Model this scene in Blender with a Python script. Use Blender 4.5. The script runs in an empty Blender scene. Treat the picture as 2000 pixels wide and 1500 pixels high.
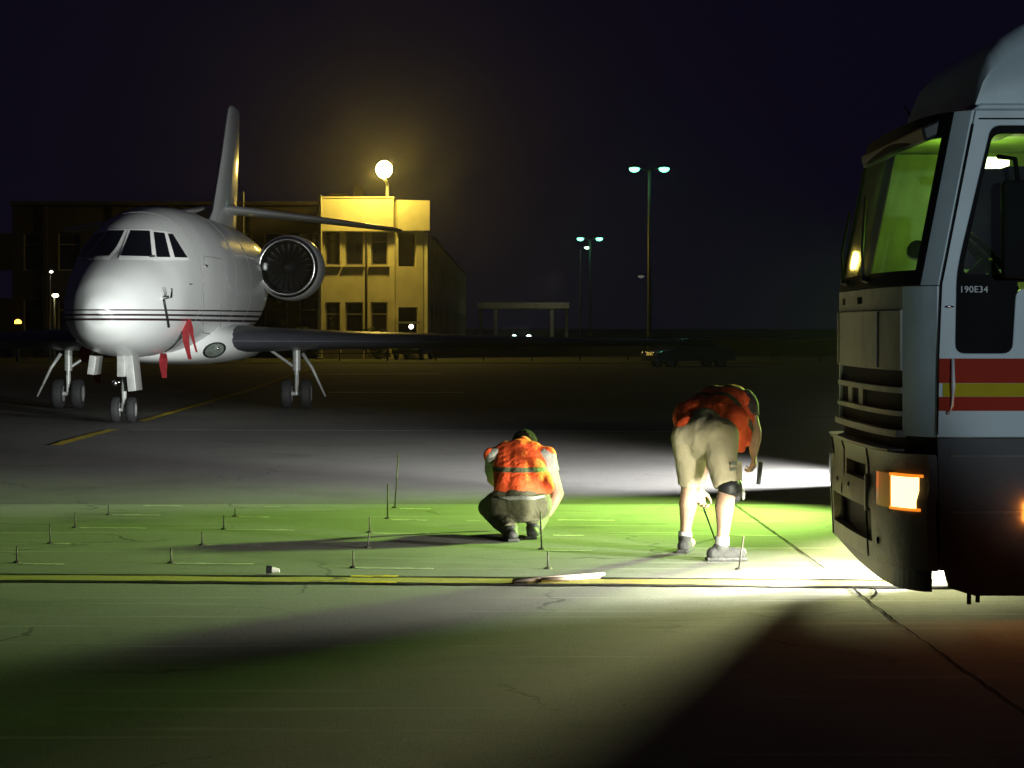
import bpy, bmesh, math, random
from mathutils import Vector, Matrix
from mathutils.bvhtree import BVHTree
import numpy as np
R = math.radians
random.seed(7); np.random.seed(7)
S = bpy.context.scene
COL = S.collection
F = 4500.0; CH = 1.5; HZ = 640.0            # focal length in photo pixels, camera height (m), horizon row

# ------------------------------------------------------------------ camera
cd = bpy.data.cameras.new('camera'); cam = bpy.data.objects.new('camera', cd); COL.objects.link(cam)
cam.location = (0, 0, CH); cam.rotation_euler = (R(90), 0, 0)
cd.sensor_width = 36; cd.lens = 36*F/2000; cd.shift_y = -(750-HZ)/2000; cd.clip_start = .1; cd.clip_end = 3000
S.camera = cam
# ------------------------------------------------------------------ night sky
w = bpy.data.worlds.new('World'); S.world = w; w.use_nodes = True
bg = w.node_tree.nodes['Background']; bg.inputs['Color'].default_value = (.0030, .0023, .0075, 1); bg.inputs['Strength'].default_value = 1
S.view_settings.view_transform = 'Standard'; S.view_settings.look = 'None'; S.view_settings.exposure = 0; S.view_settings.gamma = 1
# ------------------------------------------------------------------ lamps of the place
def lamp(name, kind, loc, power, col, target=None, size=None, blend=1, radius=.05):
    l = bpy.data.lights.new(name, kind); l.energy = power; l.color = col; l.shadow_soft_size = radius
    o = bpy.data.objects.new(name, l); COL.objects.link(o); o.location = loc
    if kind == 'SPOT':
        l.spot_size = R(size); l.spot_blend = blend
        o.rotation_euler = (Vector(target)-Vector(loc)).to_track_quat('-Z', 'Y').to_euler()
    return o
# work floodlight standing behind the lorry (yellow green), and its wide spill
lamp('work_floodlight', 'SPOT', (3.3, 18.4, .92), 3900, (1, 1, .46), (2.15, 14.0, 0), 30, 1, .30)
lamp('ground_lamp_under_lorry', 'SPOT', (3.1, 13.75, .22), 2300, (1, 1, .84), (2.1, 13.9, .16), 96, .45, .06)
lamp('work_floodlight_spill', 'SPOT', (3.55, 19.1, 1.80), 4500, (.56, 1, .17), (-3.1, 17.0, 0), 110, .85, .16)
# low lamp just under the lorry's front bumper
lamp('bumper_lamp', 'SPOT', (1.86, 13.35, .44), 390, (1, 1, .82), (.86, 13.75, .10), 122, .5, .07)
# headlamp of a vehicle parked behind the lorry: beam over the asphalt and onto the jet
lamp('vehicle_headlamp', 'SPOT', (4.2, 22.6, .80), 7600, (1, .99, .97), (-4.0, 25.6, .0), 112, .55, .06)
# second headlamp behind the lorry, shining across the apron at the jet
lamp('jet_headlamp', 'SPOT', (2.75, 18.3, .80), 13500, (.94, 1, .93), (-6.5, 37.0, 2.2), 36, 1, .06)
# distant apron floodlight behind the photographer, catching the lorry's side
lamp('apron_floodlight', 'SPOT', (5, -10, 2.8), 3900, (.74, .92, 1), (3.62, 11.85, 1.9), 9.6, .35, .2)

# ------------------------------------------------------------------ helpers
def P(x, y, Y): return Vector(((x-1000)*Y/F, Y, CH-(y-HZ)*Y/F))
def G(x, y, z=0):
    Y = F*(CH-z)/(y-HZ); return Vector(((x-1000)*Y/F, Y, z))
ORG = {}
def nodes(m): return m.node_tree.nodes, m.node_tree.links
def mat(name, col, rough=.6, metal=0, var=.18, scale=6, bump=0, bscale=40, coat=0, spec=.5, emit=None, estr=0, stretch=None):
    m = bpy.data.materials.new(name); m.use_nodes = True; n, l = nodes(m); b = n['Principled BSDF']
    b.inputs['Roughness'].default_value = rough; b.inputs['Metallic'].default_value = metal
    b.inputs['Coat Weight'].default_value = coat; b.inputs['Specular IOR Level'].default_value = spec
    tc = n.new('ShaderNodeTexCoord'); src = tc.outputs['Object']
    if stretch:
        mp = n.new('ShaderNodeMapping'); mp.inputs['Scale'].default_value = stretch; l.new(src, mp.inputs['Vector']); src = mp.outputs['Vector']
    if var:
        t = n.new('ShaderNodeTexNoise'); t.inputs['Scale'].default_value = scale; t.inputs['Detail'].default_value = 5; l.new(src, t.inputs['Vector'])
        r = n.new('ShaderNodeValToRGB'); r.color_ramp.elements[0].position = .3; r.color_ramp.elements[1].position = .7
        r.color_ramp.elements[0].color = (*[c*(1-var) for c in col], 1); r.color_ramp.elements[1].color = (*[min(1, c*(1+var)) for c in col], 1)
        l.new(t.outputs['Fac'], r.inputs['Fac']); l.new(r.outputs['Color'], b.inputs['Base Color'])
    else: b.inputs['Base Color'].default_value = (*col, 1)
    if bump:
        t2 = n.new('ShaderNodeTexNoise'); t2.inputs['Scale'].default_value = bscale; t2.inputs['Detail'].default_value = 6; l.new(tc.outputs['Object'], t2.inputs['Vector'])
        bp = n.new('ShaderNodeBump'); bp.inputs['Strength'].default_value = bump; bp.inputs['Distance'].default_value = .02
        l.new(t2.outputs['Fac'], bp.inputs['Height']); l.new(bp.outputs['Normal'], b.inputs['Normal'])
    if emit:
        b.inputs['Emission Color'].default_value = (*emit, 1); b.inputs['Emission Strength'].default_value = estr
    return m
def tag(o, label=None, cat=None, group=None, kind=None):
    if label: o['label'] = label
    if cat: o['category'] = cat
    if group: o['group'] = group
    if kind: o['kind'] = kind
    return o
def thing(name, loc, label, cat, group=None):
    o = bpy.data.objects.new(name, None); COL.objects.link(o); o.location = loc; o.empty_display_size = .1
    ORG[o.name] = Vector(loc); return tag(o, label, cat, group)
def link(name, me, m, parent=None, origin=None, smooth=False, angle=None):
    o = bpy.data.objects.new(name, me); COL.objects.link(o)
    org = ORG[parent.name] if parent else Vector(origin if origin else (0, 0, 0))
    me.transform(Matrix.Translation(-org))
    if parent: o.parent = parent
    else: o.location = org
    ORG[o.name] = org
    for mm in (m if isinstance(m, (list, tuple)) else [m]): me.materials.append(mm)
    if smooth:
        for p in me.polygons: p.use_smooth = True
        if angle: me.set_sharp_from_angle(angle=R(angle))
    me.update(); return o
class MB:
    def __init__(s): s.bm = bmesh.new()
    def box(s, c, d, rot=None, bevel=0):
        v = [s.bm.verts.new(p) for p in [(x, y, z) for x in (-.5, .5) for y in (-.5, .5) for z in (-.5, .5)]]
        fs = [s.bm.faces.new([v[i] for i in q]) for q in ((0, 1, 3, 2), (4, 6, 7, 5), (0, 4, 5, 1), (2, 3, 7, 6), (0, 2, 6, 4), (1, 5, 7, 3))]
        M = Matrix.Translation(c) @ (rot.to_matrix().to_4x4() if rot else Matrix()) @ Matrix.Diagonal((*d, 1))
        if bevel:
            bmesh.ops.transform(s.bm, matrix=M, verts=v)
            es = list({e for f in fs for e in f.edges})
            bmesh.ops.bevel(s.bm, geom=es, offset=bevel, segments=2, affect='EDGES', profile=.6)
        else: bmesh.ops.transform(s.bm, matrix=M, verts=v)
        return s
    def rings(s, rings, closed=True, cap=True):
        vs = [[s.bm.verts.new(p) for p in r] for r in rings]; n = len(vs[0])
        for a, b in zip(vs, vs[1:]):
            for i in range(n if closed else n-1):
                j = (i+1) % n
                try: s.bm.faces.new((a[i], a[j], b[j], b[i]))
                except ValueError: pass
        if cap:
            for r in (vs[0][::-1], vs[-1]):
                try: s.bm.faces.new(r)
                except ValueError: pass
        return vs
    def cyl(s, p0, p1, r0, r1=None, seg=14, cap=True):
        p0, p1 = Vector(p0), Vector(p1); r1 = r0 if r1 is None else r1
        q = (p1-p0).to_track_quat('Z', 'Y'); rs = []
        for p, r in ((p0, r0), (p1, r1)):
            rs.append([p+q @ Vector((r*math.cos(a), r*math.sin(a), 0)) for a in [2*math.pi*i/seg for i in range(seg)]])
        s.rings(rs, True, cap); return s
    def tube(s, pts, r, seg=10):
        pts = [Vector(p) for p in pts]; rs = []
        for i, p in enumerate(pts):
            d = (pts[min(i+1, len(pts)-1)]-pts[max(i-1, 0)]).normalized(); q = d.to_track_quat('Z', 'Y')
            rr = r[i] if isinstance(r, (list, tuple)) else r
            rs.append([p+q @ Vector((rr*math.cos(a), rr*math.sin(a), 0)) for a in [2*math.pi*k/seg for k in range(seg)]])
        s.rings(rs); return s
    def lathe(s, c, axis, prof, seg=32):           # prof: list of (along, radius)
        c = Vector(c); q = Vector(axis).to_track_quat('Z', 'Y')
        s.rings([[c+q @ Vector((max(r, 1e-4)*math.cos(a), max(r, 1e-4)*math.sin(a), t)) for a in [2*math.pi*k/seg for k in range(seg)]] for t, r in prof], True, False); return s
    def ball(s, c, r, sc=(1, 1, 1), u=16, v=10):
        M = Matrix.Translation(c) @ Matrix.Diagonal((*sc, 1))
        bmesh.ops.create_uvsphere(s.bm, u_segments=u, v_segments=v, radius=r, matrix=M); return s
    def prism(s, pts, off):                         # polygon of 3-D points extruded by a vector
        off = Vector(off); a = [s.bm.verts.new(p) for p in pts]; b = [s.bm.verts.new(Vector(p)+off) for p in pts]
        n = len(a); s.bm.faces.new(a[::-1]); s.bm.faces.new(b)
        for i in range(n): s.bm.faces.new((a[i], a[(i+1) % n], b[(i+1) % n], b[i]))
        return s
    def quad(s, a, b, c, d): s.bm.faces.new([s.bm.verts.new(p) for p in (a, b, c, d)]); return s
    def plate(s, outer, holes, fn, thick):          # flat plate with holes, given as loops of (u, v)
        es = []
        for loop in [outer]+holes:
            vs = [s.bm.verts.new(fn(u, v)) for u, v in loop]
            es += [s.bm.edges.new((vs[i], vs[(i+1) % len(vs)])) for i in range(len(vs))]
        g = bmesh.ops.triangle_fill(s.bm, edges=es, use_beauty=True, use_dissolve=False)
        fs = [f for f in g['geom'] if isinstance(f, bmesh.types.BMFace)]
        r = bmesh.ops.extrude_face_region(s.bm, geom=fs)
        bmesh.ops.translate(s.bm, verts=[v for v in r['geom'] if isinstance(v, bmesh.types.BMVert)], vec=thick); return s
    def build(s, name, m, parent=None, origin=None, smooth=False, angle=None, bevel=0):
        bmesh.ops.recalc_face_normals(s.bm, faces=s.bm.faces)
        me = bpy.data.meshes.new(name); s.bm.to_mesh(me); s.bm.free()
        o = link(name, me, m, parent, origin, smooth, angle)
        if bevel:
            b = o.modifiers.new('bevel', 'BEVEL'); b.width = bevel; b.segments = 2; b.limit_method = 'ANGLE'; b.angle_limit = R(40)
        return o
def rounded(loop, r, n=4):
    out = []; N = len(loop)
    for i in range(N):
        p, a, b = Vector(loop[i]), Vector(loop[i-1]), Vector(loop[(i+1) % N])
        da, db = (a-p), (b-p); ra = min(r, da.length*.45, db.length*.45)
        p0, p1 = p+da.normalized()*ra, p+db.normalized()*ra
        for k in range(n+1):
            t = k/n; q = p0*(1-t)**2+p*2*t*(1-t)+p1*t*t; out.append((q.x, q.y))
    return out
def copy_tree(o, parent=None):
    c = o.copy(); COL.objects.link(c); c.parent = parent; ORG[c.name] = ORG.get(o.name, Vector())
    for ch in list(o.children): copy_tree(ch, c)
    return c
def curve(xs, ys):                                  # smooth monotone-ish interpolation
    xs, ys = np.array(xs, float), np.array(ys, float); d = np.diff(ys)/np.diff(xs); m = np.zeros_like(ys)
    for i in range(1, len(xs)-1): m[i] = 0 if d[i-1]*d[i] <= 0 else 2*d[i-1]*d[i]/(d[i-1]+d[i])
    m[0], m[-1] = d[0], d[-1]
    def f(x):
        i = int(np.clip(np.searchsorted(xs, x)-1, 0, len(xs)-2)); h = xs[i+1]-xs[i]; t = (x-xs[i])/h
        return (2*t**3-3*t*t+1)*ys[i]+(t**3-2*t*t+t)*h*m[i]+(-2*t**3+3*t*t)*ys[i+1]+(t**3-t*t)*h*m[i+1]
    return f

# ------------------------------------------------------------------ materials
def ground_mat(name, base, alt, rough, bump, streak=None):
    m = bpy.data.materials.new(name); m.use_nodes = True; n, l = nodes(m); b = n['Principled BSDF']
    tc = n.new('ShaderNodeTexCoord')
    def noise(sc, stretch=(1, 1, 1), det=6, rough_=.6):
        mp = n.new('ShaderNodeMapping'); mp.inputs['Scale'].default_value = stretch; l.new(tc.outputs['Object'], mp.inputs['Vector'])
        t = n.new('ShaderNodeTexNoise'); t.inputs['Scale'].default_value = sc; t.inputs['Detail'].default_value = det; t.inputs['Roughness'].default_value = rough_
        l.new(mp.outputs['Vector'], t.inputs['Vector']); return t.outputs['Fac']
    def mix(f, a, bb, mode='MIX'):
        x = n.new('ShaderNodeMix'); x.data_type = 'RGBA'; x.blend_type = mode
        if isinstance(f, float): x.inputs[0].default_value = f
        else: l.new(f, x.inputs[0])
        for k, v in ((6, a), (7, bb)):
            if isinstance(v, tuple): x.inputs[k].default_value = (*v, 1)
            else: l.new(v, x.inputs[k])
        return x.outputs[2]
    def ramp(f, lo, hi):
        r = n.new('ShaderNodeMapRange'); r.inputs[1].default_value = lo; r.inputs[2].default_value = hi; l.new(f, r.inputs[0]); return r.outputs[0]
    c = mix(ramp(noise(.9), .35, .65), base, alt)
    c = mix(ramp(noise(60, det=3), .3, .75), c, tuple(x*.62 for x in base))
    c = mix(ramp(noise(5, (1, 1.6, 1)), .52, .7), c, tuple(x*.7 for x in alt))
    c = mix(ramp(noise(.45, (1, 1, 1), 8, .7), .52, .70), c, tuple(x*.45 for x in base))
    c = mix(ramp(noise(26, det=2), .64, .72), c, tuple(x*.45 for x in base))
    c = mix(ramp(noise(14, (.06, 1, 1), 4), .60, .78), c, tuple(x*.6 for x in alt))
    vo = n.new('ShaderNodeTexVoronoi'); vo.feature = 'DISTANCE_TO_EDGE'; vo.inputs['Scale'].default_value = .55
    wp = n.new('ShaderNodeTexNoise'); wp.inputs['Scale'].default_value = 1.4; wp.inputs['Detail'].default_value = 6; l.new(tc.outputs['Object'], wp.inputs['Vector'])
    va = n.new('ShaderNodeVectorMath'); va.operation = 'MULTIPLY_ADD'; va.inputs[1].default_value = (.9, .9, 0); l.new(wp.outputs['Color'], va.inputs[0]); l.new(tc.outputs['Object'], va.inputs[2]); l.new(va.outputs[0], vo.inputs['Vector'])
    cr = ramp(vo.outputs['Distance'], .010, .003); mk = ramp(noise(.5, det=2), .50, .60)
    mu = n.new('ShaderNodeMath'); mu.operation = 'MULTIPLY'; l.new(cr, mu.inputs[0]); l.new(mk, mu.inputs[1]); c = mix(mu.outputs[0], c, tuple(x*.35 for x in base))
    if streak: c = mix(ramp(noise(3.2, (.11, 2.6, 1), 3), .60, .70), c, streak)
    l.new(c, b.inputs['Base Color']); b.inputs['Roughness'].default_value = rough; b.inputs['Specular IOR Level'].default_value = .3
    bp = n.new('ShaderNodeBump'); bp.inputs['Strength'].default_value = bump; bp.inputs['Distance'].default_value = .01
    l.new(noise(170, det=3), bp.inputs['Height']); l.new(bp.outputs['Normal'], b.inputs['Normal'])
    return m
M = {}
M['asphalt'] = ground_mat('asphalt', (.108, .105, .100), (.14, .135, .128), .85, .6)
M['concrete'] = ground_mat('concrete', (.20, .205, .175), (.245, .245, .21), .9, .5, (.275, .28, .24))
M['line_yellow'] = mat('worn yellow paint', (.55, .42, .04), .9, var=.45, scale=9, spec=.1)
M['line_white'] = mat('worn white paint', (.5, .5, .48), .7, var=.4, scale=3)
M['joint'] = mat('dark joint sealant', (.045, .042, .038), 1, var=.5, scale=20, spec=0)
M['grass'] = mat('verge grass', (.06, .08, .02), .9, var=.5, scale=3, bump=1, bscale=8)
M['jetwhite'] = mat('white aircraft paint', (.78, .80, .80), .32, var=.03, scale=1.5, coat=.3)
M['winframe'] = mat('bright window frame', (.9, .9, .9), .5, var=.02)
M['seam'] = mat('grey seam', (.16, .16, .16), .7, var=.1)
M['leading'] = mat('bare metal leading edge', (.10, .105, .13), .35, .3, var=.1)
M['chrome'] = mat('polished metal', (.75, .75, .76), .18, 1, var=.06)
M['gearmetal'] = mat('pale gear paint', (.36, .37, .36), .4, .2, var=.12, scale=12)
M['tyre'] = mat('tyre rubber', (.018, .018, .02), .75, var=.25, scale=15)
M['darkmetal'] = mat('dark metal', (.03, .03, .034), .45, .5, var=.2)
M['fan'] = mat('fan titanium', (.09, .09, .1), .4, .8, var=.1)
M['glassdark'] = mat('dark cockpit glass', (.006, .008, .012), .06, var=.1, spec=.6)
M['red'] = mat('red cover fabric', (.24, .012, .018), .7, var=.25, scale=14, bump=.4)
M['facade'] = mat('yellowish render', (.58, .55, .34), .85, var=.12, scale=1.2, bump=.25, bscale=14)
M['facade2'] = mat('render with shade painted in', (.018, .014, .014), .85, var=.2, scale=1.2)  # same render as the lit block, with its shade put into the colour
M['sidewall'] = mat('dim greenish render', (.55, .55, .36), .85, var=.25, scale=.6)
M['pane'] = mat('dark window pane', (.012, .011, .016), .12, var=.1)
M['frame'] = mat('window frame', (.22, .2, .14), .5, var=.15)
M['polepaint'] = mat('galvanised pole', (.24, .25, .23), .5, .3, var=.15, scale=5)
M['darkpost'] = mat('dark fence steel', (.03, .03, .03), .6, .2, var=.2)
M['bark'] = mat('bark', (.06, .045, .03), .9, var=.3, bump=.6)
M['leaf'] = mat('leaf', (.06, .085, .03), .7, var=.5, scale=2)
M['carbody'] = mat('dark car paint', (.02, .024, .03), .2, var=.1, coat=1)
M['carpale'] = mat('grey car paint', (.12, .14, .14), .25, var=.1, coat=1)
M['steelpale'] = mat('pale steel frame', (.75, .75, .6), .6, var=.2)
def emat(name, col, s): return mat(name, (.8, .8, .8), .4, var=0, emit=col, estr=s)
M['sodium'] = emat('sodium lamp glow', (1, .70, .13), 300)
M['mercury'] = emat('mercury lamp glow', (.17, 1, .50), 5)
M['mercury_far'] = emat('faint lamp glow', (.55, .9, .65), 5.0)
M['headlamp'] = emat('car headlamp glow', (.62, 1, .82), 14)
M['orangeglow'] = emat('orange lamp glow', (1, .42, .04), 8)
M['paleglow'] = emat('pale yellow lamp glow', (1, .92, .45), 10)
M['whiteglow'] = emat('pale lamp glow', (1, .95, .8), 5)

# ------------------------------------------------------------------ ground
def sheet(name, x0, x1, y0, y1, z, m, kind='structure', nx=1, ny=1):
    b = MB(); vs = [[b.bm.verts.new((x0+(x1-x0)*i/nx, y0+(y1-y0)*j/ny, z)) for i in range(nx+1)] for j in range(ny+1)]
    for j in range(ny):
        for i in range(nx): b.bm.faces.new((vs[j][i], vs[j][i+1], vs[j+1][i+1], vs[j+1][i]))
    return tag(b.build(name, m), kind=kind)
sheet('ground', -1500, 1500, -60, 2600, -.008, M['asphalt'])
sheet('concrete_apron', -45, 45, -25, 19.57, 0, M['concrete'])
sheet('grass_verge', -90, 12, 97, 108, .02, M['grass'])
def strip(bm, a, b, wid, z, jitter=0, n=1):
    a, b = Vector(a), Vector(b); d = (b-a).normalized(); q = Vector((-d.y, d.x, 0))
    prev = None
    for i in range(n+1):
        p = a.lerp(b, i/n)+q*random.uniform(-jitter, jitter); ww = wid*(1+random.uniform(-.25, .25)*(jitter > 0))
        l_, r_ = bm.verts.new((p+q*ww/2).to_tuple()[:2]+(z,)), bm.verts.new((p-q*ww/2).to_tuple()[:2]+(z,))
        if prev: bm.faces.new((prev[1], r_, l_, prev[0]))
        prev = (l_, r_)
b = MB(); strip(b.bm, (-9, 14.16, 0), (9, 13.05, 0), .27, .004, .006, 60); tag(b.build('yellow_ground_line', ground_mat('worn line', (.33, .29, .09), (.50, .42, .05), .9, .5)), kind='structure')
b = MB(); strip(b.bm, G(686, 1127), G(778, 1127.5), .09, .008, .01, 14); strip(b.bm, G(682, 1138), G(776, 1139), .08, .008, .01, 14); tag(b.build('yellow_fresh_paint', M['line_yellow']), kind='structure')
b = MB(); strip(b.bm, (-9, 14.34, 0), (9, 13.24, 0), .06, .006, .008, 120); strip(b.bm, (-9, 13.99, 0), (9, 12.87, 0), .10, .006, .012, 120)
strip(b.bm, G(1436, 986), G(1612, 1112), .011, .006, .004, 30); strip(b.bm, G(1660, 1147), G(1745, 1212), .013, .006, .006, 14); strip(b.bm, G(1745, 1212), G(2080, 1450), .010, .006, .006, 24)
for pts in ([(1700, 1168), (1712, 1160), (1708, 1152), (1716, 1148)], [(1708, 1162), (1722, 1160)], [(1683, 1166), (1676, 1160), (1668, 1150)]):
    for p, q in zip(pts, pts[1:]): strip(b.bm, G(*p), G(*q), .016, .0065, .004, 3)
tag(b.build('ground_joint', M['joint']), kind='structure')
b = MB(); strip(b.bm, (-5.85, 29.5, 0), (-5.9, 34.0, 0), .17, .0, .01, 10); strip(b.bm, (-5.95, 37, 0), (-6.3, 55, 0), .16, .0, .01, 20); strip(b.bm, (-6.3, 55, 0), (-7.4, 84, 0), .2, 0, .01, 20)
tag(b.build('yellow_taxi_line', M['line_yellow']), kind='structure')
b = MB(); strip(b.bm, (-5.6, 33.9, 0), (3.0, 33.2, 0), .10, .0, .01, 20); strip(b.bm, G(640, 766), G(905, 766), .35, 0, .02, 10); strip(b.bm, G(600, 731), G(860, 730), .5, 0, .02, 10)
tag(b.build('white_apron_line', M['line_white']), kind='structure')
# pale dashes running from the pins
b = MB()
for x, y, L in ((275, 988, 75), (215, 1006, 95), (150, 1031, 130), (40, 1102, 80), (102, 1062, 30), (340, 1101, 150), (398, 1065, 110), (440, 1035, 130), (462, 1010, 60), (512, 990, 30), (693, 1110, 150), (724, 1042, 110), (760, 1016, 70), (776, 994, 60), (1085, 1016, 110), (1062, 1076, 90), (1075, 1046, 60), (1430, 1019, 100), (1430, 1046, 90), (905, 1018, 30)):
    strip(b.bm, G(x+5, y), G(x+5+L, y+L*.008), .055, .003, .012, 14)
tag(b.build('pale_dash', mat('pale mark', (.42, .42, .36), .9, var=.4, scale=8)), kind='structure')

# ------------------------------------------------------------------ bodies: overlapping tapered limbs fused to one skin
def segs_bm(segs):
    bm = bmesh.new()
    for sg in segs:
        p0, r0, p1, r1 = Vector(sg[0]), sg[1], Vector(sg[2]), sg[3]; flat = len(sg) > 4 and sg[4]
        d = p1-p0
        if d.length > 1e-6:
            q = d.to_track_quat('Z', 'Y'); n = 20; rs = []
            for p, r in ((p0, r0), (p1, r1)): rs.append([bm.verts.new(p+q @ Vector((r*math.cos(2*math.pi*i/n), r*math.sin(2*math.pi*i/n), 0))) for i in range(n)])
            for i in range(n): bm.faces.new((rs[0][i], rs[0][(i+1) % n], rs[1][(i+1) % n], rs[1][i]))
            bm.faces.new(rs[0][::-1]); bm.faces.new(rs[1])
        bmesh.ops.create_uvsphere(bm, u_segments=20, v_segments=12, radius=r0, matrix=Matrix.Translation(p0))
        if not flat: bmesh.ops.create_uvsphere(bm, u_segments=20, v_segments=12, radius=r1, matrix=Matrix.Translation(p1))
    return bm
def blob(name, segs, voxel, sm, m, parent, wrinkle=0, wscale=.12):
    bm = segs_bm(segs); bmesh.ops.recalc_face_normals(bm, faces=bm.faces); me = bpy.data.meshes.new('tmp'); bm.to_mesh(me); bm.free()
    o = bpy.data.objects.new('tmp', me); COL.objects.link(o)
    rm = o.modifiers.new('r', 'REMESH'); rm.mode = 'VOXEL'; rm.voxel_size = voxel
    s_ = o.modifiers.new('s', 'SMOOTH'); s_.factor = .5; s_.iterations = sm
    if wrinkle:
        t = bpy.data.textures.new('folds', 'CLOUDS'); t.noise_scale = wscale; t.noise_depth = 2
        dm = o.modifiers.new('d', 'DISPLACE'); dm.texture = t; dm.strength = wrinkle; dm.mid_level = .5; dm.texture_coords = 'GLOBAL'
        t2 = bpy.data.textures.new('creases', 'CLOUDS'); t2.noise_scale = .035; t2.noise_depth = 1
        d2 = o.modifiers.new('d2', 'DISPLACE'); d2.texture = t2; d2.strength = min(.007, wrinkle*.5); d2.mid_level = .5; d2.texture_coords = 'GLOBAL'
    dg = bpy.context.evaluated_depsgraph_get(); dg.update(); out = bpy.data.meshes.new_from_object(o.evaluated_get(dg))
    bpy.data.objects.remove(o); out.name = name; out.materials.clear()
    return link(name, out, m, parent, smooth=True)
def hand(wrist, d, nrm, curl, side=1, sc=1.0):      # d: towards the fingertips, nrm: out of the back of the hand, side: thumb side
    wrist, d, nrm = Vector(wrist), Vector(d).normalized(), Vector(nrm).normalized(); nrm = (nrm-d*nrm.dot(d)).normalized(); lat = d.cross(nrm)*side; sg = []
    lens = ((.040, .025, .019), (.044, .028, .021), (.040, .026, .020), (.031, .020, .017))
    for i, off in enumerate((.030, .010, -.010, -.028)):
        a = wrist+lat*off*.55*sc+d*.012; k = wrist+lat*off*sc+d*(.088-.006*abs(i-1))*sc
        sg.append((a, .0155*sc, k, .0125*sc)); p, dd = k, d.copy(); c = curl*(1+.07*i)
        for j, L in enumerate(lens[i]):
            ax = Matrix.Rotation((-c*(.8, 1.1, .8)[j]), 3, lat*side) ; dd = (ax @ dd).normalized()
            q = p+dd*L*sc; r = (.0098-.0011*j-(.001 if i == 3 else 0))*sc; sg.append((p, r, q, r*.9)); p = q
    t0 = wrist+lat*.026*sc+d*.025*sc; t1 = t0+(lat*.75+d*.6-nrm*.35).normalized()*.040*sc; t2 = t1+(lat*.25+d*.85-nrm*.45).normalized()*.034*sc; t3 = t2+(d*.8-lat*.15-nrm*.55).normalized()*.026*sc
    sg += [(t0, .016*sc, t1, .0125*sc), (t1, .0115*sc, t2, .010*sc), (t2, .010*sc, t3, .008*sc)]
    return sg
M['skin'] = mat('skin', (.44, .27, .185), .55, var=.10, scale=20, bump=.15, bscale=120)
M['hair'] = mat('dark hair', (.010, .007, .006), .8, var=.4, scale=60, bump=.8, bscale=150, spec=.1)
M['khaki'] = mat('khaki cotton', (.50, .43, .29), .9, var=.08, scale=5, bump=.2, bscale=140)
M['darkcloth'] = mat('dark work trousers', (.11, .105, .06), .9, var=.2, scale=9, bump=.5, bscale=60)
M['shirt'] = mat('pale t-shirt', (.32, .32, .29), .9, var=.1, scale=9, bump=.4, bscale=60)
M['blackshirt'] = mat('dark t-shirt', (.05, .035, .04), .9, var=.2, scale=9)
M['shoe'] = mat('grey worn shoe', (.035, .035, .033), .9, var=.3, scale=18, bump=.4)
M['bootblack'] = mat('dark boot', (.03, .03, .028), .6, var=.3, scale=18, bump=.4)
M['sock'] = mat('grey sock', (.35, .35, .33), .95, var=.15, scale=30)
M['kneeblack'] = mat('black knee pad', (.015, .015, .017), .5, var=.2)
M['badge'] = mat('grey badge', (.10, .10, .08), .7, var=.1)
M['cream'] = mat('pale plastic', (.62, .62, .55), .5, var=.05)
def vest_mat(name, axis, bands, hw):
    m = mat(name, (.95, .105, .022), .75, var=.10, scale=8, bump=.9, bscale=20); n, l = nodes(m); b = n['Principled BSDF']
    g = n.new('ShaderNodeNewGeometry'); dt = n.new('ShaderNodeVectorMath'); dt.operation = 'DOT_PRODUCT'; dt.inputs[1].default_value = axis; l.new(g.outputs['Position'], dt.inputs[0])
    tot = None
    for c in bands:
        cm = n.new('ShaderNodeMath'); cm.operation = 'COMPARE'; cm.inputs[1].default_value = c; cm.inputs[2].default_value = hw; l.new(dt.outputs['Value'], cm.inputs[0])
        if tot is None: tot = cm.outputs[0]
        else:
            mx = n.new('ShaderNodeMath'); mx.operation = 'MAXIMUM'; l.new(tot, mx.inputs[0]); l.new(cm.outputs[0], mx.inputs[1]); tot = mx.outputs[0]
    x = n.new('ShaderNodeMix'); x.data_type = 'RGBA'; src = b.inputs['Base Color'].links[0].from_socket
    l.new(tot, x.inputs[0]); l.new(src, x.inputs[6]); x.inputs[7].default_value = (.10, .11, .06, 1); l.new(x.outputs[2], b.inputs['Base Color'])
    return m
def head_segs(c, face, up, sc=1):
    c, face, up = Vector(c), Vector(face).normalized(), Vector(up).normalized(); lat = face.cross(up)
    s_ = [(c+up*.03*sc-face*.012*sc, .092*sc, c+up*.015*sc+face*.02*sc, .086*sc), (c-up*.035*sc+face*.035*sc, .066*sc, c-up*.085*sc+face*.05*sc, .042*sc)]
    s_ += [(c+face*.098*sc+up*.005, .012, c+face*.117*sc-up*.03*sc, .014)]
    for k in (-1, 1): s_ += [(c+lat*.082*k*sc+up*.012, .016, c+lat*.088*k*sc-up*.022, .012)]
    return s_

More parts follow.
